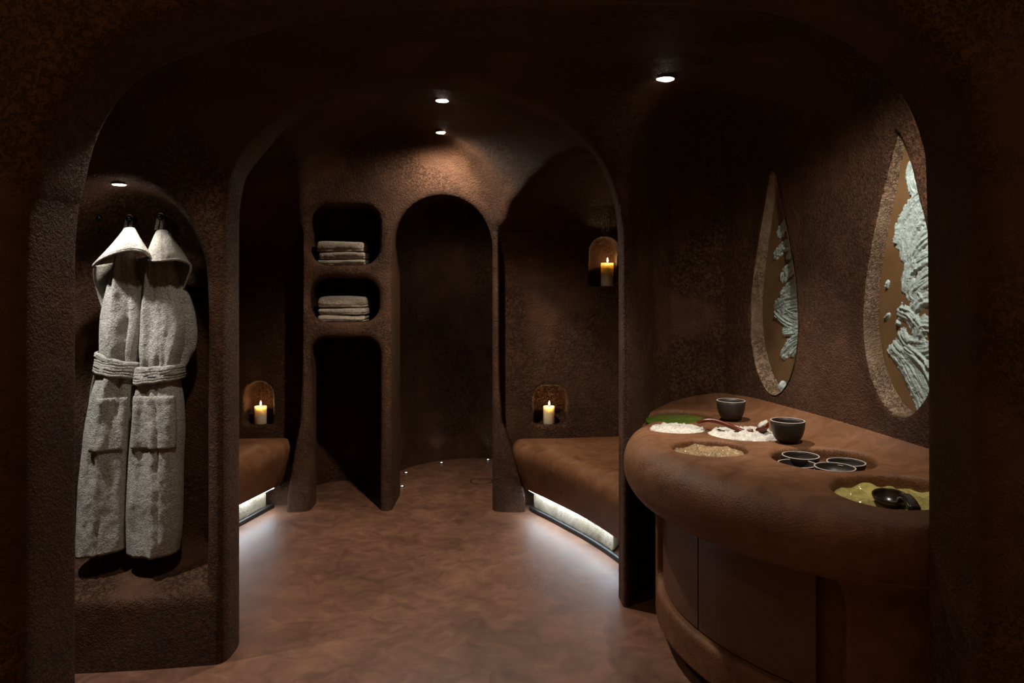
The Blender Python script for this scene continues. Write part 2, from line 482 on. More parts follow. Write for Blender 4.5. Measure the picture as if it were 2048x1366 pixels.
def build_cave():
    h = 0.0138
    lo, hi = (-2.45, 1.75, -0.048), (2.05, 6.95, 2.75)
    X, Y, Z = axes(lo, hi, h)
    f = np.float32

    def sub(field, box, fn, k):
        """smooth-unite a carved pocket inside a bounding box only"""
        s = []
        for ax, A in enumerate((X, Y, Z)):
            v = A.ravel(); a, b = box[ax]
            s.append(slice(max(int((a - v[0]) / h), 0), min(int((b - v[0]) / h) + 1, len(v))))
        x, y, z = X[s[0]], Y[:, s[1]], Z[:, :, s[2]]
        field[s[0], s[1], s[2]] = smin(field[s[0], s[1], s[2]], fn(x, y, z).astype(f), k)

    wob = (0.006 * np.sin(2.3 * X + 1.7 * Y) + 0.005 * np.sin(3.1 * Y - 1.3 * X + 2.0)).astype(f)
    # main room with a coved ceiling
    plan = poly_sdf(X, Y, ROOM) + wob
    top = (Z - 2.525 + 0.10 * (np.maximum(X - 0.6, 0)) ** 1.5 + 0.05 * np.maximum(-X - 0.6, 0) ** 1.5).astype(f)
    A = smax(np.broadcast_to(plan, (X.size, Y.size, Z.size)), top, 0.42)
    # opening of the front wall
    arch = poly_sdf(X, Z, [tuple(p) for p in catmull(FRONT_ARCH, 4)])
    A = smin(A, np.maximum(arch, np.abs(Y - 2.0) - 0.30), 0.035)
    # space in front of it
    A = smin(A, np.maximum(Y - 1.90, Z - 2.65) + 0 * X, 0.07)
    # vault behind the second arch
    yl = np.clip((Y - 3.34) / 0.70, 0, 1); yl = yl * yl * (3 - 2 * yl)
    yr = np.clip((Y - 3.75) / 1.44, 0, 1)
    Lx, Rx = -1.2 - 0.25 * yl, 0.54 - 0.62 * yr
    un = (X - Lx) / (Rx - Lx)                                    # 0..1 across the vault at each depth
    prof2 = poly_sdf(np.arange(-2.6, 2.2, h, dtype=f)[:, None], np.asarray(Z).reshape(1, -1), [tuple(p) for p in catmull(ARCH2, 4)])
    ii = np.clip((-1.2 + 1.74 * un + 2.6) / h, 0, prof2.shape[0] - 2)[:, :, 0]
    i0 = ii.astype(np.int32); fr = (ii - i0).astype(f)[:, :, None]
    v = prof2[i0] * (1 - fr) + prof2[i0 + 1] * fr + f(0.006) * np.sin(4 * Y + 1)
    prof3 = poly_sdf(np.arange(-2.6, 2.2, h, dtype=f)[:, None], np.asarray(Z).reshape(1, -1), [tuple(p) for p in catmull(DOME, 4)])
    v3 = prof3[i0] * (1 - fr) + prof3[i0 + 1] * fr
    V_ = smin(smax(v, (Y - 4.6) + 0.0 * X, 0.05), smax(smax(v3, (Y - 5.19) + 0.0 * X, 0.14), (3.29 + 0.278 * (X + 1.19)) - Y, 0.07), 0.04)
    del v3
    del v
    V_ = np.maximum(V_, 3.0 - Y)
    # side recesses
    for prof, planp, sect in ((REC_R, REC_R_PLAN, BAY_R), (REC_L, REC_L_PLAN, BAY_L)):
        bay = smax(np.broadcast_to(poly_sdf(X, Y, planp), A.shape), poly_sdf(Y, Z, sect), 0.06)
        bay = smax(bay, np.minimum(poly_sdf(X, Z, prof), Y - 5.165), 0.03)
        V_ = smin(V_, bay, 0.06)
    del bay
    # the vault's own straight back wall keeps the recess shallow
    A = smin(A, V_, 0.055)
    del V_
    # robe niche
    pr = [tuple(p) for p in catmull(ROBE_NICHE, 3, True)]
    def robe(x, y, z):
        d = np.maximum(y - 3.1, 0)
        return smax(poly_sdf(x, z, pr) + 0.22 * d, np.maximum(y - 3.405, 2.95 - y), 0.10)
    sub(A, ((-2.3, -1.0), (2.85, 3.6), (0.1, 2.3)), robe, 0.05)
    # shelves
    for z0, z1 in ((1.704, 2.112), (1.306, 1.612)):
        pf = rrect(-1.405, -0.925, z0, z1, 0.115)
        sub(A, ((-1.6, -0.7), (4.95, 5.8), (z0 - 0.2, z1 + 0.2)), lambda x, y, z: smax(poly_sdf(x, z, pf), np.maximum(y - 5.60, 5.05 - y), 0.10), 0.05)
    pf = rrect(-1.402, -0.915, -0.4, 1.198, 0.11)
    ell = [(-1.30 + 0.36 * math.cos(a), 5.30 + 0.69 * math.sin(a)) for a in np.linspace(0, 2 * math.pi, 48)[:-1]]
    def cubby(x, y, z):
        way = smax(poly_sdf(x, z, pf), np.maximum(y - 5.44, 5.02 - y), 0.02)
        hollow = np.maximum(np.maximum(poly_sdf(x, y, ell), 5.41 - y), z - 1.22)
        return smin(way, hollow, 0.04)
    sub(A, ((-1.75, -0.7), (4.9, 6.2), (-0.1, 1.4)), cubby, 0.045)
    # shower
    pf2 = arch_profile(-0.834, -0.137, -0.4, 2.178)
    sub(A, ((-1.1, 0.1), (4.95, 5.9), (-0.1, 2.4)), lambda x, y, z: np.maximum(poly_sdf(x, z, pf2), np.maximum(y - 5.75, 5.05 - y)), 0.045)
    sub(A, ((-1.2, 0.7), (5.2, 6.95), (-0.1, 2.6)), lambda x, y, z: smax(np.hypot(x - SHOWER_C[0], y - SHOWER_C[1]) - SHOWER_R, z - 2.34, 0.25), 0.04)
    # candle niches
    for (x0, x1), z0, z1, r in CANDLE_NICHES:
        pf3 = rrect(x0, x1, z0, z1, r) if z0 > 1 or True else None
        # square feet, round head
        pf3 = [(x0 + 0.02, z0), (x1 - 0.02, z0), (x1, z0 + 0.02)] + [q for q in rrect(x0, x1, z0, z1, r) if q[1] > z0 + r + 0.005] + [(x0, z0 + 0.02)]
        sub(A, ((x0 - 0.15, x1 + 0.15), (5.1, 5.65), (z0 - 0.15, z1 + 0.15)), lambda x, y, z: smax(poly_sdf(x, z, pf3), np.maximum(y - 5.50, 5.2 - y), 0.06), 0.018)
    # tear-shaped recesses of the right wall
    for c, z0, z1 in MIRRORS:
        td = teardrop(z0, z1)
        def tear(x, y, z):
            t = (x - c.x) * (-WALL_DIR.x) + (y - c.y) * (-WALL_DIR.y)
            n = (x - c.x) * WALL_IN.x + (y - c.y) * WALL_IN.y
            T, Zb = np.broadcast_arrays(t, z)
            return np.maximum(poly_sdf(T, Zb, td) + 0.12 * np.maximum(n, 0), np.maximum(n - 0.105, -0.09 - n))
        sub(A, ((c.x - 0.3, c.x + 0.35), (c.y - 0.4, c.y + 0.4), (z0 - 0.15, z1 + 0.15)), tear, 0.016)
    V, Q, G = surface_nets(A, lo, h)
    return V, Q, G


CV, CQ, CG = build_cave()
cen = CV[CQ].mean(1)
nz = CG[CQ].mean(1)[:, 2]
x_, y_, z_ = cen[:, 0], cen[:, 1], cen[:, 2]
cls = np.zeros(len(CQ), int)                          # 0 back
cls[(y_ < 5.02) & (x_ > 0.3)] = 1                     # recess right
cls[(y_ < 5.02) & (x_ < -1.0)] = 2                    # recess left
main = (y_ < 2.17 + (3.40 - 2.17)) | ((x_ > 0.58) & (y_ < 4.35) & (x_ - 0.60 > (y_ - 3.72) * 0.30))
main &= ~((x_ < -1.21) & (y_ > 3.46))
cls[main & (x_ < -1.0)] = 3                            # left
cls[main & (x_ >= -1.0) & (y_ > 2.35)] = 4             # right
hdr = (y_ > 2.9) & (y_ < 3.80) & (x_ > -1.25) & (x_ < 0.60)
cls[hdr] = 5                                           # arch between the rooms
cls[y_ < 2.215] = 6                                    # front
cls[(nz < -0.72) & (z_ > 2.2) & (y_ > 2.215) & (y_ < 5.0)] = 7
NAMES = ['wall_back', 'wall_recess_right', 'wall_recess_left', 'wall_left', 'wall_right', 'wall_middle', 'wall_front', 'ceiling']
WALL_LABEL = ['brown plaster back wall with towel shelves and arched shower opening', 'brown plaster recess wall over right bench', 'brown plaster recess wall over left bench',
              'brown plaster wall with arched robe niche', 'curved brown plaster wall with two tear-shaped recesses', 'inner plaster arch leading to the bench alcove',
              'dark foreground plaster wall with wide arch opening', 'vaulted brown plaster ceiling']
for k, nm in enumerate(NAMES):
    o = put(nm, np_mesh(CV, CQ[cls == k], CG), M_WALL)
    tag(o, WALL_LABEL[k], 'ceiling' if nm == 'ceiling' else 'wall', kind='structure')
BVH = BVHTree.FromPolygons(CV.tolist(), CQ.tolist())

# floor
fl = mesh([(-2.45, -1.5, 0), (2.05, -1.5, 0), (2.05, 6.95, 0), (-2.45, 6.95, 0), (-2.45, -1.5, -0.05), (2.05, -1.5, -0.05), (2.05, 6.95, -0.05), (-2.45, 6.95, -0.05)],
          [(0, 1, 2, 3), (4, 7, 6, 5), (0, 4, 5, 1), (1, 5, 6, 2), (2, 6, 7, 3), (3, 7, 4, 0)], smooth=False)
tag(put('floor', fl, M_FLOOR), 'smooth reddish brown cement floor', 'floor', kind='structure')


# ------------------------------------------------------------------ ceiling downlights
def spot(name, loc, power, angle, blend, color, parent, size=0.03, aim=(0, 0, -1)):
    l = bpy.data.lights.new(name, 'SPOT'); l.energy = power; l.spot_size = math.radians(angle); l.spot_blend = blend
    l.color = color; l.shadow_soft_size = size
    o = bpy.data.objects.new(name, l); col.objects.link(o)
    o.location = loc
    o.rotation_euler = Vector(aim).to_track_quat('-Z', 'Y').to_euler()
    if parent:
        o.parent = parent; o.matrix_parent_inverse = world_matrix(parent).inverted()
    return o


def downlight(p, r, power, angle, label, blend=0.9, color=WARM, aim=(0, 0, -1), group='recessed ceiling spotlights'):
    root = empty('ceiling_spotlight', p); tag(root, label, 'spotlight', group)
    ring = lathe([(r * 1.12, 0.0), (r * 1.12, -0.003), (r, -0.005), (r * 0.97, 0.0), (r * 0.97, 0.03), (r * 1.12, 0.03)], p, 36, closed=True)
    put('trim_ring', ring, M_STEEL, root)
    put('lens', lathe([(r * 0.5, -0.0085), (r * 0.85, -0.008), (r * 0.97, -0.006), (r * 0.97, 0.004)], p, 36), M_LENS, root)
    spot('lamp', Vector(p) + Vector((0, 0, -0.05)), power, angle, blend, color, root, size=r * 0.8, aim=aim)
    return root


def ceiling_hit(px, py):
    d = at(px, py, 1.0) - Vector((0, 0, CAM_H))
    o_ = Vector((0, 0, CAM_H)) + d * 2.25
    hit = BVH.ray_cast(o_, d.normalized())
    return hit[0]


def drop(x, y):
    return BVH.ray_cast(Vector((x, y, 1.6)), Vector((0, 0, 1)))[0]


p = ceiling_hit(885, 201); print('light A', p)
downlight(p + Vector((0, 0, 0.003)), 0.039, POWER['alcove'][0], 124, 'recessed spotlight just behind the inner arch, nearer of two in line')
p = ceiling_hit(885, 265); print('light B', p)
downlight(p + Vector((0, 0, 0.003)), 0.043, POWER['alcove'][1], 176, 'recessed spotlight deeper in the alcove vault, lower of two in line')
p = ceiling_hit(1330, 158); print('light C', p)
downlight(p + Vector((0, 0, 0.003)), 0.042, POWER['counter'], 56, 'largest recessed spotlight, in the ceiling above the counter', color=NEUTRAL, aim=(0.26, 0.0, -1))
p = drop(1.15, 2.44)
downlight(p + Vector((0, 0, 0.003)), 0.042, POWER['counter_near'], 96, 'recessed spotlight above the near end of the counter', color=NEUTRAL, aim=(0.22, 0.60, -1))
p = drop(-1.05, 2.55)  # unseen lamp added to brighten the near floor and robe wall
downlight(p + Vector((0, 0, 0.003)), 0.042, POWER['left_fill'], 110, 'added unseen spotlight in the ceiling of the front room', color=WARM)
p = BVH.ray_cast(Vector((SHOWER_C[0], SHOWER_C[1] + 0.1, 1.6)), Vector((0, 0, 1)))[0]
downlight(p + Vector((0, 0, 0.003)), 0.036, POWER['shower_top'], 130, 'recessed spotlight in the shower ceiling', color=NEUTRAL)
# lamp in the top of the robe niche, and the narrow spot in the ceiling in front of it
p = BVH.ray_cast(Vector((-1.655, 3.16, 1.7)), Vector((0, 0, 1)))[0]; print('niche light', p)
downlight(p + Vector((0, 0, 0.002)), 0.028, POWER['robe_niche'], 110, 'small recessed spotlight in the top of the robe niche', color=NEUTRAL, group='niche spotlight')
p = drop(-1.95, 2.80); print('robe spot', p)
downlight(p + Vector((0, 0, 0.003)), 0.036, POWER['robe'], 39, 'recessed spotlight in the ceiling in front of the robe niche', blend=0.6, color=(1.0, 0.97, 0.93), aim=Vector((-1.63, 3.22, 0.85)) - p)


# ------------------------------------------------------------------ candles
def candle(cx, cy, z, r, hgt, label):
    root = empty('pillar_candle', (cx, cy, z)); tag(root, label, 'candle', 'lit pillar candles in wall niches')
    put('wax_body', lathe([(0.0005, 0), (r * 0.97, 0), (r, 0.006), (r, hgt - 0.006), (r * 0.95, hgt), (r * 0.82, hgt - 0.004), (r * 0.4, hgt - 0.009), (0.0005, hgt - 0.009)], (cx, cy, z), 40), M_WAX, root)
    wk = sweep([(cx, cy, z + hgt - 0.012), (cx + 0.001, cy, z + hgt), (cx + 0.003, cy, z + hgt + 0.008)], (0.0016, 0.0016), 8, up=(0, 1, 0))
    put('wick', wk, M_BLACK, root)
    f0 = z + hgt + 0.004
    put('flame', lathe([(0.0004, 0), (0.004, 0.004), (0.0062, 0.010), (0.0055, 0.017), (0.003, 0.026), (0.0004, 0.034)], (cx + 0.002, cy, f0), 16), M_FLAME, root)
    l = bpy.data.lights.new('flame_light', 'POINT'); l.energy = POWER['candle']; l.color = (1.0, 0.62, 0.30); l.shadow_soft_size = 0.008
    o = bpy.data.objects.new('flame_light', l); col.objects.link(o); o.location = (cx + 0.002, cy - 0.002, f0 + 0.016)
    o.parent = root; o.matrix_parent_inverse = world_matrix(root).inverted()


def niche_floor(x, y, z):
    return BVH.ray_cast(Vector((x, y, z)), Vector((0, 0, -1)))[0].z


for px, py, r, hh, lb in ((1098, 851, 0.041, 0.128, 'short lit cream candle in the niche above the right bench'),
                          (521, 853, 0.043, 0.128, 'short lit cream candle in the niche above the left bench'),
                          (1214.5, 571, 0.046, 0.168, 'tall lit cream candle in the high niche beside the counter')):
    q = at(px, py, 5.40)
    zf = niche_floor(q.x, 5.40, q.z + 0.08)
    print('candle floor', zf, q)
    candle(q.x, 5.40, zf, r, hh, lb)


# ------------------------------------------------------------------ benches
def build_bench(name, top_poly, lo, hi, label, led_pts, gap_pts):
    h = 0.014
    X, Y, Z = axes(lo, hi, h)
    P = [tuple(p) for p in top_poly]
    e = poly_sdf(X, Y, P)
    zt, zb = 0.50, 0.15
    inset = 0.105 * np.clip((zt - 0.05 - Z) / (zt - zb), 0, 1.2) ** 1.4
    side = e + inset
    body = smax(np.broadcast_to(side, (X.size, Y.size, Z.size)), Z - zt - 0.012 * np.sin(3 * X + 2 * Y), 0.13)
    body = smax(body, zb - Z + 0 * X, 0.03)
    V, Q, G = surface_nets(body.astype(np.float32), lo, h)
    root = empty(name, (P[0][0], P[0][1], 0)); tag(root, label, 'bench', 'built-in plaster benches')
    put('seat_body', np_mesh(V, Q, -G * -1), M_SMOOTH, root)
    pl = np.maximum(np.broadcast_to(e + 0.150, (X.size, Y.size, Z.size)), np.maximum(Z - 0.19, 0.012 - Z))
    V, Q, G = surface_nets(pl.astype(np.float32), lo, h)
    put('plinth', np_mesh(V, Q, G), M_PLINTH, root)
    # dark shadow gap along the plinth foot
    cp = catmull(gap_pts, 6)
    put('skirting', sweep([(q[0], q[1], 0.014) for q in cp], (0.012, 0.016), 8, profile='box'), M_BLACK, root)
    lp = catmull(led_pts, 6)
    put('light_strip', sweep([(q[0], q[1], 0.150) for q in lp], (0.012, 0.006), 8, profile='box'), M_LED, root)
    return root


def offset_curve(pts, d):
    """shift a plan polyline sideways (left of travel is +)"""
    P = catmull(pts, 6); out = []
    for i, q in enumerate(P):
        t = P[min(i + 1, len(P) - 1)] - P[max(i - 1, 0)]
        t = t / np.linalg.norm(t)
        out.append((q[0] - t[1] * d, q[1] + t[0] * d))
    return out


RF = [(-0.01, 5.30), (0.015, 5.14), (0.16, 4.88), (0.36, 4.50), (0.50, 4.15), (0.575, 3.86)]
rb_poly = [tuple(p) for p in catmull(RF, 5)] + [(0.70, 3.92), (0.70, 4.25), (0.78, 4.42), (1.02, 4.58), (1.02, 5.37), (0.0, 5.37)]
build_bench('plaster_bench', rb_poly, (-0.15, 3.70, -0.03), (1.10, 5.45, 0.62), 'curved brown plaster bench by the counter, underlit along its foot',
            offset_curve(RF, 0.122)[5:-4], offset_curve(RF, 0.134)[4:-3])
LF = [(-1.535, 5.30), (-1.575, 5.14), (-1.69, 4.65), (-1.80, 4.2), (-1.9, 3.75)]
lb_poly = [tuple(p) for p in catmull(LF, 5)] + [(-2.25, 3.72), (-2.25, 5.37), (-1.55, 5.37)]
build_bench('plaster_bench', lb_poly, (-2.3, 3.66, -0.03), (-1.40, 5.45, 0.62), 'brown plaster bench behind the robe wall, only its rounded end in view',
            offset_curve(LF, -0.122)[4:], offset_curve(LF, -0.134)[3:])

# ------------------------------------------------------------------ counter
CF = [(0.64, 3.80), (0.555, 3.64), (0.505, 3.38), (0.505, 3.15), (0.54, 2.95), (0.62, 2.73), (0.74, 2.53), (0.88, 2.37), (1.03, 2.25), (1.2, 2.165), (1.42, 2.11), (1.78, 2.09)]
CFs = [tuple(p) for p in catmull(CF, 6)]
WELLS = dict(green=(0.850, 3.84, 0.165, 0.045), salt_a=(0.780, 3.545, 0.128, 0.02), salt_b=(1.065, 3.415, 0.165, 0.02), mud=(0.822, 3.118, 0.150, 0.04), bowls=(1.215, 2.93, 0.188, 0.062), ymud=(1.285, 2.475, 0.215, 0.060))
ZT = 0.90
counter = empty('treatment_counter', (1.1, 2.9, 0)); tag(counter, 'curved brown plaster counter with round wells in its top', 'counter')
CLO, CHI = (0.40, 1.98, -0.02), (1.84, 4.30, 1.06)


def build_counter():
    h = 0.009
    X, Y, Z = axes(CLO, CHI, h)
    back = [(1.77, 2.2), (1.66, 2.6), (1.31, 3.98), (1.20, 4.16), (1.03, 4.24), (0.86, 4.21), (0.73, 4.08), (0.62, 3.86)]
    e = poly_sdf(X, Y, CFs + back)
    front = poly_sdf(X, Y, CFs + [(3.0, 2.09), (3.0, 6.0), (0.64, 6.0)])      # only the front edge matters
    room = poly_sdf(X, Y, ROOM)                                              # negative in the room
    shape = (X.size, Y.size, Z.size)
    cove = 0.075 * np.exp(np.minimum(room, 0) / 0.055)
    ztop = ZT + np.clip(cove, 0, 0.085) * np.clip((X - 0.78) / 0.35, 0, 1) - 0.012 * np.exp(-(front / 0.12) ** 2)
    R = 0.125
    q1 = np.broadcast_to(front + R, shape); q2 = np.abs(Z - (ztop - R)) - 0.005
    bull = np.minimum(np.maximum(q1, q2), 0) + np.hypot(np.maximum(q1, 0), np.maximum(q2, 0)) - R
    slab = np.maximum(bull, np.broadcast_to(e, shape))
    del q1, q2, bull
    for (cx, cy, r, dp) in WELLS.values():
        rr = np.hypot(X - cx, Y - cy) - r
        well = smax(np.broadcast_to(rr, shape), (ZT - 0.004 - dp) - Z + 0 * X, 0.03)
        slab = smax(slab, -well, 0.022)
    SB = 0.70
    top = np.maximum(slab, (SB - 0.03) - Z)
    # lower body: tucked in behind the bullnose
    b = np.broadcast_to(front + 0.145, shape)
    body = smin(np.maximum(b, np.broadcast_to(e, shape)), slab, 0.16)
    body = np.maximum(np.maximum(body, Z - (SB + 0.0)), np.broadcast_to(e, shape) + 0.002)
    toe = np.where(Z < 0.095, 0.10, 0.0)
    body = smax(body, np.broadcast_to(front, shape) + 0.145 + toe, 0.02) if False else body
    body = np.maximum(body, np.maximum(0.085 - Z, -10) + 0 * X)
    # recess for the doors: rounded rectangle along the front curve
    P = np.array(CFs); seg = np.linalg.norm(np.diff(P, axis=0), axis=1); S = np.concatenate([[0], np.cumsum(seg)])
    best = np.full((X.size, Y.size, 1), 1e9, np.float32); U = np.zeros_like(best)
    for i in range(len(P) - 1):
        d = P[i + 1] - P[i]; L = seg[i]
        t = np.clip(((X - P[i, 0]) * d[0] + (Y - P[i, 1]) * d[1]) / (L * L), 0, 1)
        dd = np.hypot(X - P[i, 0] - d[0] * t, Y - P[i, 1] - d[1] * t)
        m = dd < best
        best = np.where(m, dd, best); U = np.where(m, S[i] + t * L, U)
    u0, u1 = u_at_px(1306), u_at_px(1688)
    rec = poly_sdf(np.broadcast_to(U, (X.size, Y.size, 1)), Z, rrect(u0, u1, 0.225, 0.80, 0.07))
    rec = np.maximum(rec, np.broadcast_to(-(front + 0.235), shape))
    body = smax(body, -rec, 0.03)
    return top, body, h


def u_at_px(px, inset=0.145):
    P = np.array(CFs); seg = np.linalg.norm(np.diff(P, axis=0), axis=1); S = np.concatenate([[0], np.cumsum(seg)])
    O = np.array(off_front(inset))
    v = 1024 + FPX * O[:, 0] / O[:, 1]
    ok = np.arange(len(v)) > int(np.argmin(v))
    return float(np.interp(px, v[ok], S[ok]))


def off_front(d):
    out = []
    for i, q in enumerate(CFs):
        a = np.array(CFs[max(i - 1, 0)]); b = np.array(CFs[min(i + 1, len(CFs) - 1)])
        t = (b - a) / np.linalg.norm(b - a)
        out.append((q[0] - t[1] * d, q[1] + t[0] * d))
    return out


def front_point(u, inset):
    P = np.array(CFs); seg = np.linalg.norm(np.diff(P, axis=0), axis=1); S = np.concatenate([[0], np.cumsum(seg)])
    O = np.array(off_front(inset))
    return np.array([np.interp(u, S, O[:, 0]), np.interp(u, S, O[:, 1])])


c_top, c_body, c_h = build_counter()
V, Q, G = surface_nets(c_top.astype(np.float32), CLO, c_h)
ok = (G[Q].mean(1)[:, 2] > -2)
put('worktop', np_mesh(V, Q, G), M_SMOOTH, counter)
TOPBVH = BVHTree.FromPolygons(V.tolist(), Q.tolist())
V, Q, G = surface_nets(c_body.astype(np.float32), CLO, c_h)
put('cabinet_body', np_mesh(V, Q, G), M_SMOOTH, counter)
del c_top, c_body


def curved_panel(u0, u1, z0, z1, inset, thick, n=24, r=0.0):
    vs_, fs = [], []
    for i in range(n + 1):
        u = u0 + (u1 - u0) * i / n
        a = front_point(u, inset); b = front_point(u, inset + thick)
        for (q, z) in ((a, z0), (a, z1), (b, z1), (b, z0)):
            vs_.append((q[0], q[1], z))
    for i in range(n):
        for j in range(4):
            fs.append((i * 4 + j, i * 4 + (j + 1) % 4, i * 4 + 4 + (j + 1) % 4, i * 4 + 4 + j))
    fs.append((0, 1, 2, 3)); fs.append((n * 4 + 3, n * 4 + 2, n * 4 + 1, n * 4))
    me = mesh(vs_, fs, smooth=False)
    return me


ua, ub, uc = u_at_px(1318, 0.18), u_at_px(1397, 0.18), u_at_px(1632, 0.18)
put('door', curved_panel(ua, ub - 0.0045, 0.232, 0.66, 0.178, 0.020), M_DOOR, counter)
put('door', curved_panel(ub + 0.0045, uc, 0.232, 0.66, 0.178, 0.020), M_DOOR, counter)
# toe kick under the lower rail
tk = off_front(0.26)[4:]
put('toe_kick', curved_panel(u_at_px(1306), u_at_px(1820), 0.0, 0.10, 0.25, 0.02, 40), M_BLACK, counter)


# ------------------------------------------------------------------ contents of the wells
def fill(name, key, zf, material, label, cat, irregular=0.0, nr=26, na=72, depth=0.02, rscale=1.0):
    cx, cy, r, dp = WELLS[key]
    r *= rscale
    vs_, fs = [(cx, cy, zf(0, 0, 0))], []
    for i in range(1, nr + 1):
        for j in range(na):
            a = 2 * math.pi * j / na
            rr = r * i / nr * (1 + irregular * (noise.noise((math.cos(a) * 3 + cx * 9, math.sin(a) * 3, 0)) + 0.5 * noise.noise((math.cos(a) * 11, math.sin(a) * 11, cx))))
            x, y = cx + rr * math.cos(a), cy + rr * math.sin(a)
            vs_.append((x, y, zf(x, y, i / nr)))
    for j in range(na):
        fs.append((0, 1 + j, 1 + (j + 1) % na))
    for i in range(nr - 1):
        for j in range(na):
            b0 = 1 + i * na; b1 = b0 + na
            fs.append((b0 + j, b1 + j, b1 + (j + 1) % na, b0 + (j + 1) % na))
    base = len(vs_)
    for j in range(na):
        v = vs_[1 + (nr - 1) * na + j]; vs_.append((v[0], v[1], ZT - dp - 0.002))
    b0 = 1 + (nr - 1) * na
    for j in range(na):
        fs.append((b0 + j, base + j, base + (j + 1) % na, b0 + (j + 1) % na))
    fs.append(tuple(base + j for j in range(na)))
    o = put(name, mesh(vs_, fs), material)
    tag(o, label, cat)
    return o


def n3(x, y, s, seed=0.0):
    return noise.noise((x * s, y * s, seed))


fill('green_oil', 'green', lambda x, y, f: ZT - 0.017 + 0.002 * n3(x, y, 25), M_GREEN, 'glossy dark green paste in the farthest round counter well', 'paste', rscale=0.99)
fill('white_salt', 'salt_a', lambda x, y, f: ZT - 0.004 + 0.012 * n3(x, y, 34, 2) + 0.010 * n3(x, y, 75, 5) + 0.010 * (1 - f * f), M_SALT, 'flat round mound of white salt nearest the counter edge', 'salt', irregular=0.06, rscale=0.99)
fill('white_salt', 'salt_b', lambda x, y, f: ZT - 0.004 + 0.022 * n3(x, y, 20, 7) + 0.010 * n3(x, y, 66, 1) + 0.012 * (1 - f * f), M_SALT, 'white salt mound with the red ladle lying in it', 'salt', irregular=0.05, rscale=0.99)
fill('beige_mud', 'mud', lambda x, y, f: ZT - 0.034 + 0.026 * abs(n3(x + 0.3 * y, y * 2.2, 13, 3)) + 0.006 * n3(x, y, 60, 8) + 0.010 * max(0, f - 0.8) * 5 * (y > 3.118), M_MUD, 'shiny beige mud in the well beside the front counter edge', 'mud', rscale=0.985)
fill('olive_mud', 'ymud', lambda x, y, f: ZT - 0.048 + 0.040 * abs(n3(x * 1.1 + y, y * 1.6 - x, 7, 4)) + 0.004 * n3(x, y, 30, 6), M_YMUD, 'wet olive yellow mud in the largest well, near the front arch', 'mud', rscale=0.985)


# bowls
def bowl(cx, cy, z, R, H, foot, label, group, name='stone_bowl'):
    root = empty(name, (cx, cy, z)); tag(root, label, 'bowl', group)
    t = 0.004
    out = [(foot * 0.7, 0.004), (foot, 0.0), (foot * 1.02, 0.005)]
    k = 9
    for i in range(1, k + 1):
        a = i / k
        out.append((foot + (R - foot) * math.sin(a * math.pi / 2) ** 0.85, 0.005 + (H - 0.005) * (a ** 1.55)))
    inn = [(r - t, zz + 0.001) for r, zz in reversed(out[3:])]
    inn = [(max(r, 0.004), max(zz, 0.010)) for r, zz in inn]
    me = lathe([(0.0006, 0.004)] + out + inn + [(0.0006, 0.010)], (cx, cy, z), 48)
    put('bowl_body', me, M_BOWL, root)
    put('rim', lathe([(R + 0.0006, H - 0.0015), (R + 0.0002, H + 0.0014), (R - t - 0.0002, H + 0.0016), (R - t - 0.0004, H - 0.001)], (cx, cy, z), 48, closed=True), M_BOWLRIM, root)
    return root


def top_z(x, y):
    return TOPBVH.ray_cast(Vector((x, y, 1.3)), Vector((0, 0, -1)))[0].z


bx = at(1462, 846, 3.70); print('bowl1', bx, top_z(1.085, 3.72))
bowl(1.083, 3.71, top_z(1.083, 3.71), 0.069, 0.098, 0.034, 'dark stone bowl standing behind the red ladle', 'stone bowls on the counter')
bowl(1.178, 3.205, top_z(1.178, 3.205), 0.0705, 0.094, 0.034, 'dark stone bowl standing between the salt and the sunken dishes', 'stone bowls on the counter')
wz = top_z(1.215, 2.93)
for cx, cy, dz, R, H, lb in ((1.168, 3.035, 0.0, 0.072, 0.056, 'dark dish lying in the round well, rearmost of the group'), (1.112, 2.925, 0.0, 0.072, 0.050, 'dark dish lying in the round well, leftmost of the group'),
                            (1.222, 2.838, 0.0, 0.074, 0.044, 'dark dish underneath another at the front of the well'), (1.222, 2.838, 0.014, 0.074, 0.044, 'dark dish stacked on top at the front of the well'),
                            (1.312, 2.945, 0.0, 0.072, 0.051, 'dark dish lying in the round well, rightmost of the group')):
    bowl(cx, cy, wz + dz, R, H, 0.036, lb, 'dark dishes in the round well', name='stone_dish')

# red ladle
lad = empty('wooden_ladle', (1.06, 3.41, 0.90)); tag(lad, 'curved red lacquered wooden ladle lying in the white salt', 'ladle')
sp = catmull([(0.868, 3.515, 0.930), (0.90, 3.51, 0.942), (0.94, 3.50, 0.944), (0.985, 3.475, 0.933), (1.03, 3.445, 0.917), (1.065, 3.43, 0.908), (1.10, 3.42, 0.914)], 5)
ra = [(0.0085 + 0.003 * math.sin(i / len(sp) * 3.1), 0.0065 + 0.004 * math.sin(i / len(sp) * 3.1)) for i in range(len(sp))]
put('handle', sweep(sp, ra, 14), M_REDWOOD, lad)


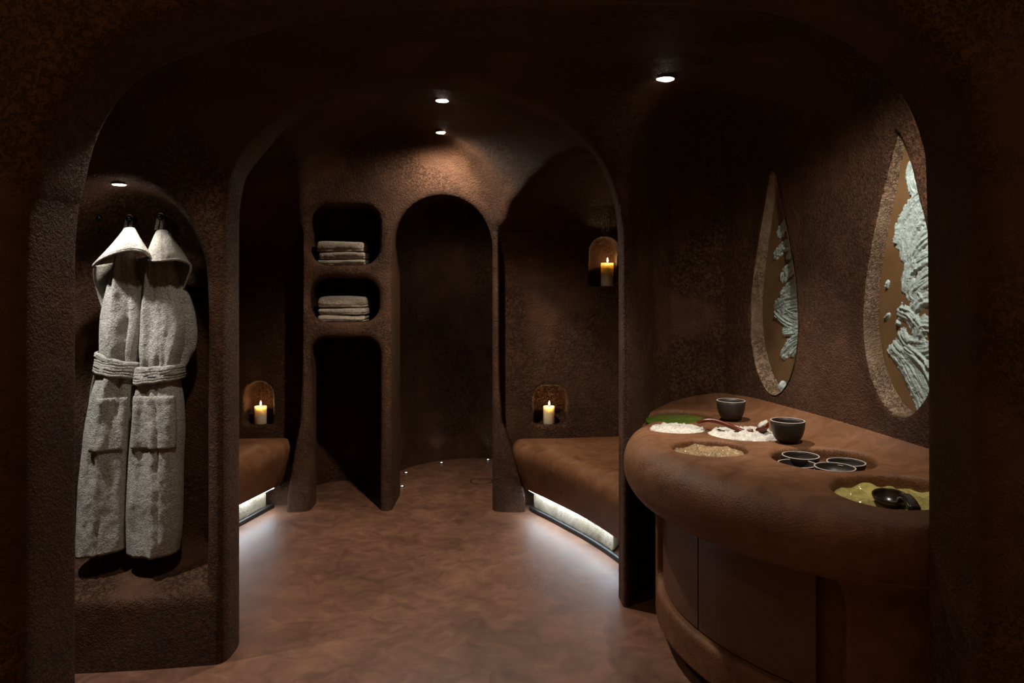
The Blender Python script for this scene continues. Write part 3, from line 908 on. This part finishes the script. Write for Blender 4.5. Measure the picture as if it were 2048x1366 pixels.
def scoop(c, a, b, dpt, yaw, pitch, material, parent, name='scoop', thick=0.004, roll=0.0):
    """half ellipsoid cup, open upwards before tilting"""
    vs_, fs = [], []
    n, m = 32, 9
    rows = []
    for i in range(m + 1):
        t = math.pi / 2 * i / m
        rows.append((math.cos(t), -math.sin(t), 0.0))
    for (r, z, o_) in rows:
        for j in range(n):
            th = 2 * math.pi * j / n
            vs_.append(Vector((a * max(r, 0.02) * math.cos(th), b * max(r, 0.02) * math.sin(th), dpt * z)))
    k = len(vs_)
    for (r, z, o_) in rows:
        for j in range(n):
            th = 2 * math.pi * j / n
            vs_.append(Vector(((a - thick) * max(r, 0.02) * math.cos(th), (b - thick) * max(r, 0.02) * math.sin(th), (dpt - thick) * z)))
    for base in (0, k):
        for i in range(m):
            for j in range(n):
                fs.append((base + i * n + j, base + i * n + (j + 1) % n, base + (i + 1) * n + (j + 1) % n, base + (i + 1) * n + j))
        fs.append(tuple(base + m * n + j for j in range(n)))
    for j in range(n):
        fs.append((j, (j + 1) % n, k + (j + 1) % n, k + j))
    M = Matrix.Translation(c) @ Matrix.Rotation(yaw, 4, 'Z') @ Matrix.Rotation(pitch, 4, 'Y') @ Matrix.Rotation(roll, 4, 'X')
    return put(name, mesh([M @ v for v in vs_], fs), material, parent)


scoop(Vector((1.135, 3.41, 0.936)), 0.034, 0.026, 0.028, -0.2, -0.62, M_REDWOOD, lad)
vsn = lathe([(0.0005, 0.012), (0.012, 0.010), (0.020, 0.004), (0.022, -0.002), (0.0005, -0.006)], (0, 0, 0), 20)
Mx = Matrix.Translation((1.140, 3.41, 0.944)) @ Matrix.Rotation(-0.62, 4, 'Y') @ Matrix.Scale(1.3, 4, (1, 0, 0))
for v in vsn.vertices:
    v.co = Mx @ (v.co + Vector((0.004 * noise.noise(v.co * 90), 0.004 * noise.noise(v.co * 80 + Vector((3, 0, 0))), 0.003 * noise.noise(v.co * 100))))
put('salt_heap', vsn, M_SALT, lad)['label'] = 'white salt clinging to the scoop'

# dark ladle
lad2 = empty('dark_ladle', (1.25, 2.42, 0.88)); tag(lad2, 'dark horn ladle dipped in the olive mud, handle over the edge', 'ladle')
scoop(Vector((1.237, 2.456, 0.897)), 0.058, 0.052, 0.042, -1.45, 0.10, M_DARKWOOD, lad2, roll=0.10)
sp = catmull([(1.246, 2.412, 0.893), (1.240, 2.385, 0.911), (1.231, 2.345, 0.923), (1.222, 2.300, 0.918), (1.215, 2.262, 0.905)], 5)
put('handle', sweep(sp, [(0.008 + 0.009 * min(1, i / len(sp) * 1.3), 0.005 + 0.007 * min(1, i / len(sp) * 1.2)) for i in range(len(sp))], 18, profile='box'), M_DARKWOOD, lad2)


# ------------------------------------------------------------------ tear-shaped panels with clay
def panel_hit(px, py, c, n_off):
    d = at(px, py, 1.0) - Vector((0, 0, CAM_H)); o_ = Vector((0, 0, CAM_H))
    c0 = c + WALL_IN * n_off
    k = (c0 - o_).dot(WALL_IN) / d.dot(WALL_IN)
    q = o_ + d * k
    return (q - c).dot(-WALL_DIR), q.z


def capsule_field(T, Zz, pts, w0, w1):
    """distance-like profile 0..1 across a brush stroke, plus the signed side coordinate"""
    best = np.full(T.shape, 9.0); side = np.zeros(T.shape); along = np.zeros(T.shape)
    P = np.array(pts); n = len(P)
    for i in range(n - 1):
        a, b = P[i], P[i + 1]; d = b - a; L = np.hypot(*d) + 1e-9
        t = np.clip(((T - a[0]) * d[0] + (Zz - a[1]) * d[1]) / (L * L), 0, 1)
        wdt = w0 + (w1 - w0) * (i + t) / (n - 1)
        rx, rz = T - a[0] - d[0] * t, Zz - a[1] - d[1] * t
        q = np.hypot(rx, rz) / wdt
        m = q < best
        best = np.where(m, q, best)
        side = np.where(m, (d[0] * rz - d[1] * rx) / L / wdt, side); along = np.where(m, i + t, along)
    return best, side, along


STROKES = [
    [([(1618, 425), (1590, 436), (1572, 449), (1560, 466)], 7, 6), ([(1620, 470), (1594, 482), (1568, 494), (1552, 510)], 8, 5), ([(1585, 500), (1577, 512)], 5, 4),
     ([(1625, 515), (1592, 530), (1574, 545), (1567, 556)], 9, 6), ([(1625, 555), (1590, 570), (1572, 588), (1568, 592)], 9, 7),
     ([(1630, 590), (1594, 594), (1568, 601), (1554, 611)], 8, 6), ([(1625, 612), (1590, 612), (1566, 622), (1558, 632)], 7, 6), ([(1556, 628), (1572, 642), (1592, 652), (1620, 660)], 7, 8),
     ([(1626, 640), (1590, 634), (1576, 626)], 7, 6), ([(1625, 655), (1588, 660), (1570, 664)], 8, 5), ([(1622, 668), (1588, 684), (1573, 702), (1568, 712)], 9, 5), ([(1600, 690), (1584, 706)], 6, 5)],
    [([(1838, 316), (1827, 345), (1829, 372), (1842, 398)], 12, 10), ([(1870, 372), (1836, 402), (1812, 442), (1803, 478)], 12, 13), ([(1880, 400), (1842, 430), (1822, 470), (1812, 512)], 16, 10),
     ([(1884, 450), (1846, 478), (1826, 510), (1828, 528)], 14, 7), ([(1884, 505), (1848, 518), (1822, 538), (1814, 572)], 13, 10), ([(1884, 545), (1850, 560), (1828, 582), (1838, 600)], 14, 12),
     ([(1884, 590), (1846, 596), (1832, 612)], 13, 10), ([(1806, 626), (1822, 634), (1840, 660)], 10, 12), ([(1884, 655), (1846, 650), (1836, 672)], 12, 10), ([(1806, 672), (1818, 690), (1842, 694)], 9, 12),
     ([(1884, 690), (1850, 702), (1822, 700)], 12, 9), ([(1784, 700), (1806, 730), (1830, 780), (1848, 822)], 7, 10), ([(1794, 694), (1822, 728), (1848, 776), (1870, 822)], 10, 14), ([(1820, 706), (1848, 730), (1880, 800)], 12, 14),
     ([(1776, 565), (1775, 573)], 3, 2.5), ([(1773, 636), (1778, 630)], 3, 2.5), ([(1796, 645), (1798, 648)], 3.5, 3)],
]
for k, (c, z0, z1) in enumerate(MIRRORS):
    PN = 0.074
    def pn(z): return 0.080 - 0.046 * min(max((z - z0) / (z1 - z0), 0), 1)        # the panel leans out towards its tip
    base = c + WALL_IN * PN
    root = empty('tear_panel', (base.x, base.y, z0)); tag(root, ('smaller-looking tear-shaped bronze wall panel, above the far bowl' if k == 0 else 'tear-shaped bronze wall panel cut off by the front arch'), 'wall panel', 'tear-shaped wall panels')
    td = teardrop(z0 - 0.004, z1 + 0.004, 0.010)
    vs_, fs = [], []
    for dn in (0.0, 0.012):
        for (t, z) in td:
            q = c + WALL_IN * (pn(z) + dn) - WALL_DIR * t; vs_.append((q.x, q.y, z))
    n = len(td)
    fs.append(tuple(range(n))); fs.append(tuple(range(2 * n - 1, n - 1, -1)))
    for j in range(n): fs.append((j, (j + 1) % n, n + (j + 1) % n, n + j))
    put('panel', mesh(vs_, fs, smooth=False), M_PANEL, root)
    # added lip lining the recess, its lit sheen put into a paler colour
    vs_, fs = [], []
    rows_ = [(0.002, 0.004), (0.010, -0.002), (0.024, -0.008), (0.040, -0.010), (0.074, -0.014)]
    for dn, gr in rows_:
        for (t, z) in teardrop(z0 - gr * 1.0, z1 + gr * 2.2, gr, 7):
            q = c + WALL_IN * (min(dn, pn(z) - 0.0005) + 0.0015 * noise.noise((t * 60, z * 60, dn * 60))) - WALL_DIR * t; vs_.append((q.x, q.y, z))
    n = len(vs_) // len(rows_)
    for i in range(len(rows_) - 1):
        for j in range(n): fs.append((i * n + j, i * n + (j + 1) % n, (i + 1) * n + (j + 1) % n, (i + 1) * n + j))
    put('rim', mesh(vs_, fs), M_RIM, root)['label'] = 'plaster lip around the panel, its lit sheen painted in paler'
    # smeared clay: ridged strokes in relief
    step = 0.0026
    ts = np.arange(-0.16, 0.215, step); zs = np.arange(z0, z1, step)
    T, Zz = np.meshgrid(ts, zs, indexing='ij')
    H = np.zeros(T.shape)
    rng = np.random.RandomState(5 + k)
    nz1 = np.array([[noise.noise((t * 60, z * 60, k)) for z in zs] for t in ts])
    nz2 = np.array([[noise.noise((t * 170, z * 170, k + 4)) for z in zs] for t in ts])
    for pts, w0, w1 in STROKES[k]:
        pp = [panel_hit(a, b, c, pn(panel_hit(a, b, c, 0.058)[1])) for a, b in pts]
        sc_ = 1 / 300.0 if k == 0 else 1 / 420.0
        pp = [tuple(p) for p in catmull(pp, 4)]
        q, side, al = capsule_field(T, Zz, pp, w0 * sc_ * 1.35, w1 * sc_ * 1.35)
        q = q + 0.34 * nz1 + 0.22 * nz2
        ph = rng.rand() * 6
        # drag marks run along the stroke: noise stretched along it, one heaped edge
        drag = np.zeros(T.shape)
        for a_, b_ in np.argwhere(q < 1.3).tolist():
            sd, al_ = side[a_, b_], al[a_, b_]
            drag[a_, b_] = 0.6 * noise.noise((sd * 3.2 + ph, al_ * 0.22, ph)) + 0.35 * noise.noise((sd * 8 + ph, al_ * 0.35, ph + 3))
        sgn = 1 if rng.rand() > 0.4 else -1
        prof = np.clip(1 - q, 0, 1) ** 0.45 * (0.50 + 0.9 * drag + 0.65 * np.exp(-((sgn * side - 0.62) / 0.17) ** 2))
        hh = prof * (0.015 + 0.005 * rng.rand()) + 0.0016 * nz2 * (q < 1)
        H = np.where((q < 1) & (prof > 0.05 + 0.10 * nz1), np.maximum(H * 0.7, np.maximum(hh, 0.0018)), H)
    dist = poly_sdf(T, Zz, teardrop(z0, z1))
    keep = (H > 0.0008) & (dist < 0.02)
    kc = keep[:-1, :-1] | keep[1:, :-1] | keep[:-1, 1:] | keep[1:, 1:]
    I, J = np.nonzero(kc)
    ids = {}; vs_, fs = [], []
    def vid(i, j):
        if (i, j) not in ids:
            ids[i, j] = len(vs_)
            q = c + WALL_IN * (pn(zs[j]) + 0.0005 - H[i, j]) - WALL_DIR * ts[i]
            vs_.append((q.x, q.y, zs[j]))
        return ids[i, j]
    for i, j in zip(I.tolist(), J.tolist()):
        fs.append((vid(i, j), vid(i + 1, j), vid(i + 1, j + 1), vid(i, j + 1)))
    o = put('clay_smear', mesh(vs_, fs), M_CLAY, root); o['label'] = 'pale green clay smeared in thick strokes'
    if k == 0:
        # crumbs and a clay lump resting in the foot of the recess
        t_, z_l = panel_hit(1568, 748, c, 0.055)
        q = c + WALL_IN * 0.050 - WALL_DIR * t_
        bmx = bmesh.new(); bmesh.ops.create_icosphere(bmx, subdivisions=3, radius=0.022)
        for v in bmx.verts:
            v.co = Vector((v.co.x, v.co.y * 0.8, v.co.z * 1.35)) + v.co.normalized() * 0.007 * noise.noise(v.co * 60)
            v.co += Vector((q.x, q.y, 1.062))
        me = bpy.data.meshes.new('m'); bmx.to_mesh(me); bmx.free()
        me.polygons.foreach_set('use_smooth', [True] * len(me.polygons))
        tag(put('clay_lump', me, M_CLAY), 'pale green clay lump in the foot of the far tear-shaped recess', 'clay')


# ------------------------------------------------------------------ robes
PEG_Y = 3.335
PEGS = [(197, 434, 'black ball coat peg left of both robes, half hidden in the dark'), (258, 437, 'black ball coat peg carrying the left robe'), (320.5, 434, 'black ball coat peg carrying the right robe'), (377, 433, 'free black ball coat peg at the right side of the robe niche')]
for px, py, lb in PEGS:
    q = at(px, py, PEG_Y)
    root = empty('coat_peg', q); tag(root, lb, 'coat peg', 'ball pegs in the robe niche')
    bmx = bmesh.new(); bmesh.ops.create_uvsphere(bmx, u_segments=20, v_segments=12, radius=0.0145)
    bmesh.ops.translate(bmx, verts=bmx.verts, vec=q)
    me = bpy.data.meshes.new('m'); bmx.to_mesh(me); bmx.free(); me.polygons.foreach_set('use_smooth', [True] * len(me.polygons))
    put('ball', me, M_BALL, root)
    put('stem', sweep([(q.x, q.y + 0.008, q.z), (q.x, 3.42, q.z)], (0.006, 0.006), 12), M_BALL, root)


def rows_interp(rows, n):
    ys = [r[0] for r in rows]
    C = catmull([np.array(r, float) for r in rows], 12)
    C = np.array(C)
    yy = np.linspace(ys[0], ys[-1], n)
    return [(y, np.interp(y, C[:, 0], C[:, 1]), np.interp(y, C[:, 0], C[:, 2])) for y in yy]


RY = 3.275


def fold(u, s, seed):
    """soft vertical folds and creases; u -1..1 across, s 0..1 down"""
    f = 0.010 * math.sin(3.4 * u + 2.2 * s + seed) + 0.006 * math.sin(7.5 * u - 3.0 * s + 2 * seed)
    f += 0.011 * noise.noise((u * 1.6 + seed, s * 5.0, seed)) + 0.008 * noise.noise((u * 4 + seed, s * 13, seed + 3))
    f += 0.004 * noise.noise((u * 7 + seed, s * 32, seed + 5)) + 0.0025 * noise.noise((u * 14 + seed, s * 60, seed + 7))
    w1 = 0.35 + 0.18 * math.sin(3 * s + seed)
    f -= 0.020 * math.exp(-((u - w1) / 0.07) ** 2) * min(1, s * 3) * (0.6 + 0.4 * math.sin(5 * s + seed))
    if s > 0.5:
        f += 0.006 * math.sin(26 * s + 5 * u + seed) * (s - 0.5) * 2 * noise.noise((u * 3, s * 3, seed + 9))
    return f


def robe_front(xl, xr, u, s, seed, depth):
    cx, a = (xl + xr) / 2, (xr - xl) / 2
    th = math.acos(max(-1, min(1, u)))
    b = depth * (math.sin(th) ** 0.75)
    return Vector((cx + a * u, RY - b - fold(u, s, seed) * math.sin(th), 0))


def make_robe(rows, seed, label, hem_tilt, belt, pocket, hood, loop, sleeve, tail, belt_tilt):
    top = at((rows[0][1] + rows[0][2]) / 2, rows[0][0], RY); bot = at((rows[-1][1] + rows[-1][2]) / 2, rows[-1][0], RY)
    root = empty('bathrobe', bot); tag(root, label, 'bathrobe', 'hooded bathrobes in the wall niche')
    R = rows_interp(rows, 130)
    y0, y1 = rows[0][0], rows[-1][0]
    n = 72
    vs_, fs = [], []
    bz0, bz1 = belt[0], belt[1]

    def depth_at(py):
        s = (py - y0) / (y1 - y0)
        d = 0.052 + 0.045 * min(1, s * 2.5)
        bm_ = (bz0 + bz1) / 2
        d -= 0.016 * math.exp(-((py - bm_) / 28.0) ** 2)
        return d

    def row_x(py):
        i = min(max((py - y0) / (y1 - y0) * 129, 0), 129); k = int(min(i, 128)); f = i - k
        xl = R[k][1] * (1 - f) + R[k + 1][1] * f; xr = R[k][2] * (1 - f) + R[k + 1][2] * f
        return at(xl, 0, RY).x, at(xr, 0, RY).x

    def surf(u, py, off=0.0):
        xl, xr = row_x(py); s = (py - y0) / (y1 - y0)
        cx, a = (xl + xr) / 2, (xr - xl) / 2
        th = math.acos(max(-1, min(1, u)))
        d = depth_at(py)
        q = Vector((cx + (a + off * abs(u)) * u, RY - (d + off) * (math.sin(th) ** 0.7) - fold(u, s, seed) * math.sin(th), at(0, py, RY).z))
        return q

    for i, (py, xl, xr) in enumerate(R):
        s = i / 129
        xl, xr = at(xl, 0, RY).x, at(xr, 0, RY).x
        cx, a = (xl + xr) / 2, (xr - xl) / 2
        for j in range(n):
            th = 2 * math.pi * j / n
            u = math.cos(th)
            z = at(0, py, RY).z + (hem_tilt * u * max(0, (s - 0.9) * 10))
            if math.sin(th) >= 0:
                y = RY - depth_at(py) * (abs(math.sin(th)) ** 0.7) - fold(u, s, seed) * math.sin(th)
            else:
                y = RY + 0.05 * (abs(math.sin(th)) ** 0.7)
            vs_.append((cx + a * u, y, z))
    m = len(R)
    for i in range(m - 1):
        for j in range(n):
            fs.append((i * n + j, i * n + (j + 1) % n, (i + 1) * n + (j + 1) % n, (i + 1) * n + j))
    fs.append(tuple(range(n)))
    # hem folds under with thickness
    b0 = (m - 1) * n; base = len(vs_)
    for j in range(n):
        v = Vector(vs_[b0 + j]); cxy = Vector(((vs_[b0][0] + vs_[b0 + n // 2][0]) / 2, RY, v.z + 0.0))
        q = v.lerp(cxy, 0.14); vs_.append((q.x, q.y, v.z - 0.001))
    for j in range(n): vs_.append((vs_[base + j][0], vs_[base + j][1], vs_[base + j][2] + 0.03))
    for o_ in (b0,):
        for j in range(n):
            fs.append((b0 + j, b0 + (j + 1) % n, base + (j + 1) % n, base + j))
            fs.append((base + j, base + (j + 1) % n, base + n + (j + 1) % n, base + n + j))
    fs.append(tuple(base + n + j for j in range(n)))
    put('robe_body', mesh(vs_, fs), M_TERRY, root)
    # front overlap: raised placket edge running down the robe
    pts = [surf(belt_tilt[1] + 0.05 * math.sin(py / 90.0), py, 0.004) for py in np.linspace(bz1 + 8, y1 - 6, 40)]
    # belt: ridged band around the waist
    def band(pa, pb, tilt, off, nrow=23, xpad=0.006):
        bv, bf = [], []
        nn = 64
        for r_ in range(nrow):
            f = r_ / (nrow - 1)
            py0 = pa + (pb - pa) * f
            ridge = off + 0.0045 * abs(math.sin(f * math.pi * 5)) ** 0.7 - 0.004 * (abs(f - 0.5) * 2) ** 6
            for j in range(nn):
                th = 2 * math.pi * j / nn; u = math.cos(th)
                py = py0 + tilt * u
                xl, xr = row_x(py); cx, a = (xl + xr) / 2, (xr - xl) / 2
                sg = math.sin(th)
                d = (depth_at(py) if sg >= 0 else 0.05)
                y = RY - math.copysign(abs(sg) ** 0.7, sg) * (d + 0.008 + ridge) - (0.004 * math.sin(5 * u + seed) if sg > 0 else 0)
                bv.append((cx + (a + xpad + ridge) * u, y, at(0, py, RY).z + 0.0015 * math.sin(9 * u + f * 4)))
        for r_ in range(nrow - 1):
            for j in range(nn):
                bf.append((r_ * nn + j, r_ * nn + (j + 1) % nn, (r_ + 1) * nn + (j + 1) % nn, (r_ + 1) * nn + j))
        me = mesh(bv, bf)
        return shell(me, -0.006)
    bo = put('belt', band(bz0, bz1, belt[2], 0.004), M_TERRY, root)
    put('belt_wrap', band(bz0 - belt[3] - 4, bz0 + 7 - belt[3], belt[4], 0.002, 9), M_TERRY, bo)
    if tail:
        tp = catmull([at(a, b, RY - c) for a, b, c in tail], 6)
        put('belt_tail', sweep(tp, (0.014, 0.005), 12, up=(0, 1, 0)), M_TERRY, bo)
    # pocket patch
    u0, u1, pa, pb = pocket
    nr, nc = 30, 22
    pv = []
    for i in range(nr):
        for j in range(nc):
            py = pa + (pb - pa) * i / (nr - 1); u = u0 + (u1 - u0) * j / (nc - 1)
            e = min(i, nr - 1 - i, j, nc - 1 - j)
            q = surf(u, py, 0.005 + (0.002 if i < 4 else 0) + 0.003 * noise.noise((u * 3, py * 0.02, seed)) - (0.003 if e == 0 else 0))
            pv.append(q)
    put('pocket', shell(mesh(pv, grid_faces(nr, nc)), 0.005), M_TERRY, root)
    # sleeve
    sp_ = catmull([at(a, b, RY + c) for a, b, c, r in sleeve], 8)
    rr = [r for *_, r in sleeve]
    rad = [(np.interp(i / (len(sp_) - 1), np.linspace(0, 1, len(rr)), rr), np.interp(i / (len(sp_) - 1), np.linspace(0, 1, len(rr)), rr) * 0.8) for i in range(len(sp_))]
    sm = sweep(sp_, rad, 20, up=(0, 1, 0))
    for v in sm.vertices: v.co += v.normal * 0.006 * noise.noise(v.co * 18)
    put('sleeve', sm, M_TERRY, root)
    # hood: outer cap from the hanging point to a rim that stands forward
    hv = []
    nr, nc = 26, 44
    tip = hood['tip']; rim = [np.array(p, float) for p in hood['rim']]
    rimc = np.array(catmull(rim, 16)); kk = np.linspace(0, len(rimc) - 1, nc)
    rimp = [rimc[int(round(k))] for k in kk]
    for i in range(nr):
        f = i / (nr - 1)
        for j in range(nc):
            g = j / (nc - 1)
            rx, ry, fw = rimp[j]
            tx, ty = tip[0] + (g - 0.5) * 2 * tip[2], tip[1] + tip[3] * abs(g - 0.5) ** 2
            bulge = math.sin(f * math.pi) * hood['bulge']
            px = tx + (rx - tx) * (f ** hood['flare'])
            py = ty + (ry - ty) * f
            dy = -(0.015 + (fw - 0.015) * (f ** 0.9)) - bulge * math.sin(g * math.pi) - 0.012 * math.sin(g * math.pi)
            crease = 0.010 * math.exp(-((g - hood['crease']) / 0.05) ** 2) * math.sin(f * math.pi)
            fo = 0.006 * noise.noise((g * 4, f * 3, seed + 2))
            q = at(px, py, RY + 0.03 + dy + crease + fo); hv.append(q)
    ho = put('hood', shell(mesh(hv, grid_faces(nr, nc)), 0.007), M_TERRY, root)
    # thick rolled rim of the hood
    rp = [Vector(hv[(nr - 1) * nc + j]) + Vector((0, -0.002, -0.002)) for j in range(nc)]
    put('hood_edge', sweep(rp, (0.006, 0.006), 10, up=(0, 1, 0)), M_TERRY, ho)
    # back of the hood, hanging behind the shoulders
    lv = []
    le = np.array(catmull([np.array(p, float) for p in hood['left']], 8)); re_ = np.array(catmull([np.array(p, float) for p in hood['right']], 8))
    nr2, nc2 = 24, 26
    for i in range(nr2):
        f = i / (nr2 - 1)
        a = np.array([np.interp(f * (len(le) - 1), range(len(le)), le[:, q]) for q in range(3)]); b = np.array([np.interp(f * (len(re_) - 1), range(len(re_)), re_[:, q]) for q in range(3)])
        for j in range(nc2):
            g = j / (nc2 - 1)
            c_ = a + (b - a) * g
            dep = c_[2] + (0.048 - c_[2]) * (math.sin(g * math.pi) ** 0.5) + 0.006 * math.sin(g * 17 + 3 * f)
            q = at(c_[0], c_[1], RY + dep); lv.append(q)
    put('hood_back', shell(mesh(lv, grid_faces(nr2, nc2)), 0.006), M_TERRY, ho)
    # hanging loop over the peg
    (lx, ly, lw, lh) = loop; lw *= 0.85
    c = at(lx, ly, PEG_Y + 0.022)
    lp = [Vector((c.x - lw, PEG_Y + 0.004, c.z - lh)), Vector((c.x - lw * 0.95, PEG_Y + 0.018, c.z - lh * 0.4)), Vector((c.x - lw * 0.7, PEG_Y + 0.024, c.z + 0.004)), Vector((c.x, PEG_Y + 0.026, c.z + 0.013)),
          Vector((c.x + lw * 0.7, PEG_Y + 0.024, c.z + 0.004)), Vector((c.x + lw * 0.95, PEG_Y + 0.018, c.z - lh * 0.4)), Vector((c.x + lw, PEG_Y + 0.004, c.z - lh))]
    put('hanging_loop', sweep(catmull(lp, 6), (0.0075, 0.0022), 10, up=(0, 1, 0)), M_TERRY, root)


ROWS1 = [(498, 241, 263), (540, 228, 272), (600, 212, 284), (640, 205, 288), (680, 205, 285), (715, 207, 281), (735, 204, 279), (755, 200, 277), (790, 190, 274), (850, 178, 268), (920, 170, 262), (1000, 164, 257), (1060, 160, 256), (1099, 159, 255)]
ROWS2 = [(508, 304, 340), (540, 297, 352), (600, 290, 364), (650, 287, 374), (690, 286, 370), (725, 287, 362), (745, 284, 360), (765, 282, 360), (800, 275, 366), (860, 270, 369), (920, 264, 366), (1000, 259, 365), (1060, 259, 363), (1101, 260, 358)]
make_robe(ROWS1, 1.3, 'grey terry bathrobe with its hood flared wide, left of the pair', 0.012,
          (719, 747, 6, 1, 12), (-0.28, 0.86, 789, 893),
          dict(tip=(259, 457, 9, 4), rim=[(187, 531, 0.09), (200, 519, 0.13), (225, 507, 0.165), (257, 500, 0.175), (285, 503, 0.16), (302, 514, 0.11)], bulge=0.03, flare=1.15, crease=0.72,
               left=[(187, 532, -0.07), (186, 552, -0.05), (192, 580, -0.02), (203, 616, 0.0)], right=[(303, 513, -0.09), (300, 545, -0.06), (292, 580, -0.03), (286, 616, 0.0)]),
          (258, 437, 0.013, 0.055), [(270, 560, 0.0, 0.030), (280, 610, 0.01, 0.042), (283, 660, 0.01, 0.045), (279, 700, 0.01, 0.036), (272, 728, 0.0, 0.022)],
          [(196, 742, 0.06), (191, 760, 0.03), (186, 785, 0.0), (183, 812, -0.02)], (0.0, 0.35))
make_robe(ROWS2, 4.1, 'grey terry bathrobe with its hood seam facing front, right of the pair', 0.0,
          (734, 761, -5, -1, -2), (-0.72, 0.9, 787, 889),
          dict(tip=(324, 459, 10, 6), rim=[(296, 500, 0.06), (298, 519, 0.11), (318, 521, 0.15), (340, 519, 0.15), (362, 519, 0.13), (383, 530, 0.07)], bulge=0.035, flare=0.8, crease=0.5,
               left=[(297, 505, -0.04), (292, 540, -0.02), (290, 575, 0.0), (292, 590, 0.0)], right=[(384, 531, -0.06), (383, 545, -0.05), (375, 565, -0.03), (362, 592, 0.0)]),
          (320.5, 434, 0.0125, 0.058), [(352, 570, 0.0, 0.034), (366, 620, 0.015, 0.046), (374, 665, 0.02, 0.046), (376, 692, 0.02, 0.036), (368, 715, 0.015, 0.028), (358, 736, 0.0, 0.020)],
          None, (0.0, -0.4))


# ------------------------------------------------------------------ towels
def towel(cx, cy, z, wd, dp, hgt, seed, label):
    """folded towel: layered slab with a rolled front fold"""
    root = empty('folded_towel', (cx, cy, z)); tag(root, label, 'towel', 'folded towels on the shelves')
    for part, (za, zb) in (('lower_fold', (0.0, hgt * 0.35)), ('upper_fold', (hgt * 0.10, hgt))):
        prof = []
        n = 28; dq = dp * (0.95 if part == 'lower_fold' else 1.0)
        for i in range(n):
            th = 2 * math.pi * i / n
            c, s_ = math.cos(th), math.sin(th)
            prof.append((math.copysign(abs(c) ** 0.30, c) * dq / 2, (za + zb) / 2 + math.copysign(abs(s_) ** 0.65, s_) * (zb - za) / 2))
        vs_, fs = [], []
        m = 34
        for k in range(m):
            t = k / (m - 1) * 2 - 1
            sq = (1 - abs(t) ** 14) ** 0.5 if abs(t) < 1 else 0.0
            sq = 0.55 + 0.45 * sq
            for (y, zz) in prof:
                zc = (za + zb) / 2
                p_ = Vector((cx + t * wd / 2, cy + y * (0.97 + 0.03 * sq), z + zc + (zz - zc) * sq))
                d = 0.007 * noise.noise((p_.x * 9 + seed, p_.y * 9, p_.z * 30)) + 0.003 * noise.noise((p_.x * 40, p_.y * 40 + seed, p_.z * 60))
                p_.y += d * 1.2; p_.x += d * (0.6 if abs(t) > 0.9 else 0.1)
                p_.z += 0.3 * d * (zz > za + 0.004)
                p_.z += 0.004 * math.sin(t * 2.2 + seed) * (zz - za) / hgt
                vs_.append(p_)
        nn = len(prof)
        for k in range(m - 1):
            for j in range(nn):
                fs.append((k * nn + j, k * nn + (j + 1) % nn, (k + 1) * nn + (j + 1) % nn, (k + 1) * nn + j))
        fs.append(tuple(range(nn))); fs.append(tuple(range((m - 1) * nn, m * nn)))
        put(part, mesh(vs_, fs), M_TOWEL, root)


SHELF_Y = 5.36
for zs_, dims, where in ((1.704, ((634, 729, 0.042), (637, 729, 0.052), (633, 726, 0.076)), 'upper'), (1.306, ((636, 729, 0.050), (636, 731, 0.050), (636, 730, 0.080)), 'lower')):
    zz = BVH.ray_cast(Vector((-1.17, SHELF_Y, zs_ + 0.2)), Vector((0, 0, -1)))[0].z
    for i, (a, b, hh) in enumerate(dims):
        xa, xb = at(a, 0, 5.24).x, at(b, 0, 5.24).x
        towel((xa + xb) / 2, SHELF_Y, zz, xb - xa, 0.24, hh, i * 2.1 + zs_ * 3, f'taupe folded towel, {("bottom", "middle", "top")[i]} of the stack on the {where} shelf')
        zz += hh - 0.001

# ------------------------------------------------------------------ shower floor: pin lights and drain cover
for i, (x, y, lb) in enumerate(((-0.800, 5.80, 'tiny white floor light in the shower, nearest the left jamb'), (-0.800, 6.20, 'tiny white floor light in the shower, second along the left wall'),
                                (-0.598, 6.44, 'tiny white floor light in the shower, at the back left'), (-0.205, 6.50, 'tiny white floor light in the shower, at the far right'))):
    px_ = ((797, 974), (811, 946), (883, 926), (976, 920))[i]
    Yd = CAM_H * FPX / (px_[1] - HOR)
    q = at(px_[0], px_[1], Yd)
    v = Vector((q.x - SHOWER_C[0], q.y - SHOWER_C[1], 0)); r = min(v.length, SHOWER_R - 0.07)
    v = v.normalized() * r
    cx, cy = SHOWER_C[0] + v.x, SHOWER_C[1] + v.y
    root = empty('floor_light', (cx, cy, 0)); tag(root, lb, 'floor light', 'pin lights in the shower floor')
    put('bezel', lathe([(0.020, 0.0), (0.020, 0.003), (0.009, 0.004), (0.009, 0.0)], (cx, cy, 0), 24, closed=True), M_BLACK, root)
    put('lens', lathe([(0.0088, 0.0), (0.0088, 0.005), (0.005, 0.007), (0.0005, 0.0075)], (cx, cy, 0), 20), M_PIN, root)
    spot('lamp', (cx, cy, 0.012), 0.35, 70, 0.9, (0.9, 0.9, 1.0), root, size=0.006, aim=(v.x * 0.25, v.y * 0.25, 1))
q = at(963, 962, CAM_H * FPX / (962 - HOR))
dr = empty('drain_cover', (q.x, q.y, 0)); tag(dr, 'round drain cover set in the shower floor', 'drain')
put('cover', lathe([(0.0005, 0.002), (0.082, 0.002), (0.084, 0.0)], (q.x, q.y, 0), 48), M_FLOOR, dr)
put('gap_ring', lathe([(0.084, 0.0), (0.084, 0.0012), (0.092, 0.0012), (0.092, 0.0)], (q.x, q.y, 0), 48, closed=True), M_BLACK, dr)
